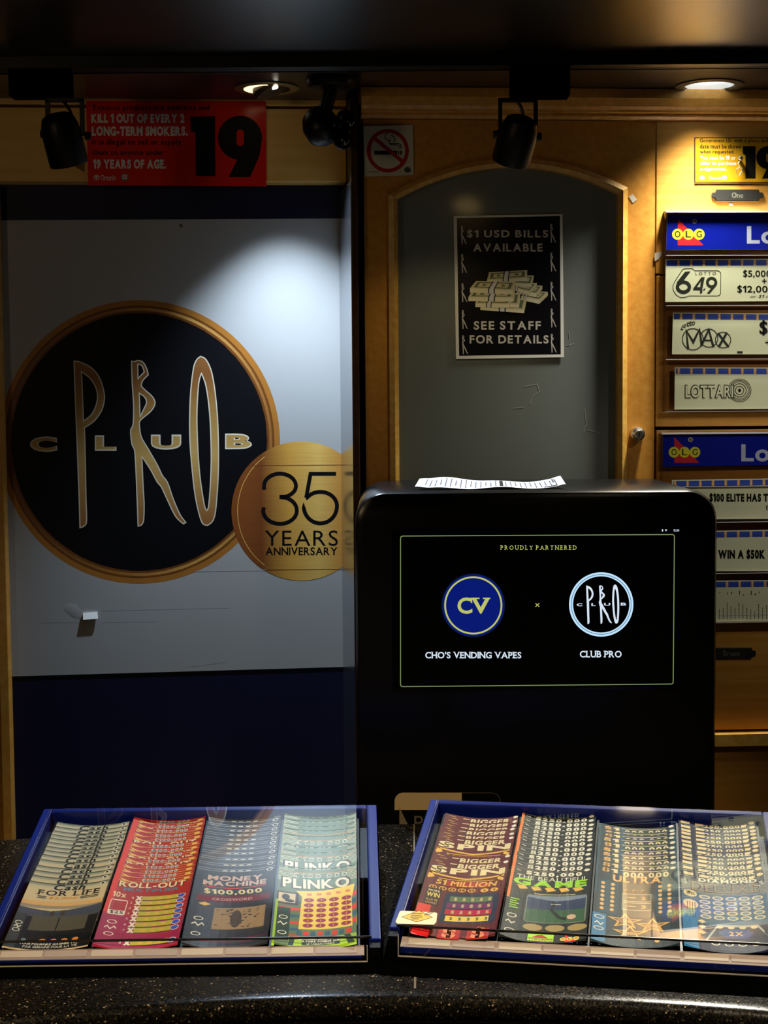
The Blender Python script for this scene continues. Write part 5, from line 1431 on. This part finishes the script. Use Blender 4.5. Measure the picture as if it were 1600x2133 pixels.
def t_diamond(a):
    a.rect(0.03, 1826, 0.15, 1831.5, CR1, 2); a.rect(0.02, 1834, 0.16, 1834.8, T_SIL, 2)
    a.rect(0.22, 1827, 0.33, 1832, CR1, 2); a.text('250,000', 0.33, 1828, 0.80, 1835.5, CR1, 2, 0.035, track=.08); a.poly([(0.82, 1828), (0.90, 1827), (0.88, 1833), (0.82, 1834)], CR1, 2)
    a.ell(0.955, 1826, .04, 3.2, CR1, 2, n=16)
    a.text('DIAMOND', 0.20, 1834, 0.91, 1841.5, W1, 4, 0.04, serif=True, track=.14)
    a.rect(0, 1842.5, 1, 1866, mat('ticket_facets', (120, 124, 124), .5, .25), 2)
    rnd = random.Random(5)
    for i in range(30):
        x = rnd.choice((rnd.uniform(0, .2), rnd.uniform(.8, .97))); y = rnd.uniform(1836, 1866)
        a.poly([(x, y), (x+.06, y+rnd.uniform(-2, 3)), (x+rnd.uniform(0, .05), y+rnd.uniform(2, 6))], T_SIL if i % 2 else T_PALE, 3)
    a.text('DELUXE', 0.11, 1842.5, 0.93, 1862.5, T_BRN, 4, 0.03); a.text('DELUXE', 0.12, 1843.5, 0.92, 1861.5, mat('ticket_pewter', (150, 140, 122), .5, .25), 5, 0.005)
    a.rect(0, 1866, 1, 1930, mat('ticket_blue_grey', (74, 104, 130), .5, .25), 2)
    a.rect(0, 1905, 0.17, 1985, mat('ticket_sky_blue', (40, 116, 170)), 3)
    a.ell(0.10, 1870, .08, 7, CR1, 3, n=20); a.text('WIN', 0.05, 1867, 0.15, 1873, K1, 4, .03); a.ell(0.10, 1892, .09, 9, CR1, 3, n=20)
    for i in range(4): a.line([(0.06+i*.03, 1888), (0.06+i*.03, 1920)], .008, K1, 4)
    for r in range(5):
        for c_ in range(5): a.ell(0.27+c_*.155, 1873+r*10.2, .065, 4.2, CR1, 3, n=18); a.ell(0.27+c_*.155, 1873+r*10.2, .045, 2.6, T_PALE, 4, n=12)
    a.rect(0.17, 1930, 1, 1986, T_NAVY, 2)
    a.line([(0.25, 1965), (0.40, 1930), (0.85, 1930), (1.0, 1962)], 4, T_SIL, 3)
    a.poly([(0.40, 1944), (0.48, 1936), (0.72, 1936), (0.80, 1946), (0.72, 1956), (0.48, 1956)], mat('ticket_royal', (44, 70, 140), .5, .25), 3); a.text('2X', 0.52, 1941, 0.68, 1950, T_AMB, 4, .04)
    for x, y in ((0.22, 1925), (0.22, 1936), (0.22, 1948)): a.poly([(x-.05, y), (x, y-4), (x+.05, y), (x, y+4)], CR1, 4)
    for i in range(4): a.ell(0.42+i*.13, 1933, .04, 3, CR1, 4, n=14); a.ell(0.36+i*.15, 1968, .05, 4, W1, 4, n=14); a.ell(0.36+i*.15, 1968, .035, 2.6, T_NAVY, 5, n=12)

fan(TL, 0, 'lottery_ticket', 1842, [1715, 1724.5, 1734, 1743, 1751, 1760.5, 1770, 1779, 1789, 1800, 1813.6, 1824.5, 1836, 1849.5], t_cash, T_BEIGE, 'beige lottery ticket with black script heading in the leftmost fan', 'beige tickets in the left tray')
fan(TL, 1, 'lottery_ticket', 1830, [1707, 1717, 1727.5, 1737.5, 1747, 1761, 1770.6, 1782, 1795, 1809, 1819, 1829, 1839], t_roll, T_RED, 'red and magenta lottery ticket with cream heading, beside the beige fan', 'red tickets in the left tray')
fan(TL, 2, 'lottery_ticket', 1812, [1699, 1709, 1720, 1730, 1740, 1751, 1761, 1771, 1782, 1795, 1808, 1821], t_machine, T_SLATE, 'dark slate lottery ticket under the bright reflection in the left tray', 'slate tickets in the left tray')
fan(TL, 3, 'lottery_ticket', 1812, [1700, 1711, 1721, 1732, 1742, 1755, 1779, 1791, 1826], t_plinko, T_GRN, 'green striped lottery ticket with white heading and yellow panel', 'green tickets in the left tray')
fan(TR, 0, 'lottery_ticket', 1798, [1706, 1716.5, 1726, 1734, 1744.6, 1754, 1793, 1806], t_spin, T_MAR, 'maroon lottery ticket with fat cream lettering behind the diamond sticker', 'maroon tickets in the right tray')
fan(TR, 1, 'lottery_ticket', 1816, [1700.5, 1710, 1720, 1729.4, 1739, 1747.4, 1755, 1766.5, 1777, 1787.6, 1798, 1810, 1823], t_game, T_BLK, 'black lottery ticket with orange edge and a night football picture', 'black tickets in the right tray')
fan(TR, 2, 'lottery_ticket', 1812, [1728.4, 1738.5, 1746, 1755, 1766, 1778, 1789, 1800, 1812, 1824], t_ultra, T_TEALD, 'teal lottery ticket with rows of cream zeros and gold stars', 'teal tickets in the right tray')
fan(TR, 3, 'lottery_ticket', 1824, [1714, 1724, 1732.5, 1740, 1749, 1759, 1768, 1777.5, 1789, 1797.5, 1807, 1819, 1832], t_diamond, T_NAVY, 'navy lottery ticket with silver jewel lettering in the rightmost fan', 'navy tickets in the right tray')
for m_ in (T_SLATE, T_GRN, MATS['ticket_pale_green'], T_BEIGE, T_RED):
    b_ = m_.node_tree.nodes['Principled BSDF']; b_.inputs['Coat Weight'].default_value = 1.0; b_.inputs['Coat Roughness'].default_value = 0.12
# sticker on the right lid
def stick(a):
    a.poly([(836, 1910), (873, 1896), (902, 1911), (868, 1921)], K1, 1); a.poly([(838.5, 1910), (873, 1897.2), (899.5, 1911), (868, 1919.8)], mat('sticker_yellow', (226, 180, 50), .4), 2)
    for i, (x0, x1) in enumerate(((858, 880), (856, 878), (854, 880), (858, 872))): a.rect(x0, 1902+i*3.8, x1, 1903.6+i*3.8, mat('sticker_ink', (90, 64, 20), .5), 3)
    a.line([(884, 1906), (892, 1901), (904, 1900), (896, 1904), (886, 1907)], 1.2, M_INK, 3)
f_lid = TR.sub(0, 0, 0.0106)
def sticker():
    c = f_lid.at(868, 1911)
    a = Art(px_map(c, 0.0002), 0.0002)
    pts = [c.px(*p, 0.0002) for p in ((833, 1898), (838, 1897), (904, 1900), (911, 1902), (909, 1920), (904, 1926), (828, 1924), (824, 1920))]
    a.prism(list(reversed(pts)), 0, 0.0002, mat('sticker_cream', (236, 214, 180), .4))
    stick(a)
    tag(a.build('lid_sticker', fr=c), 'cream sticker with a yellow diamond on the right tray lid', 'sticker')
sticker()
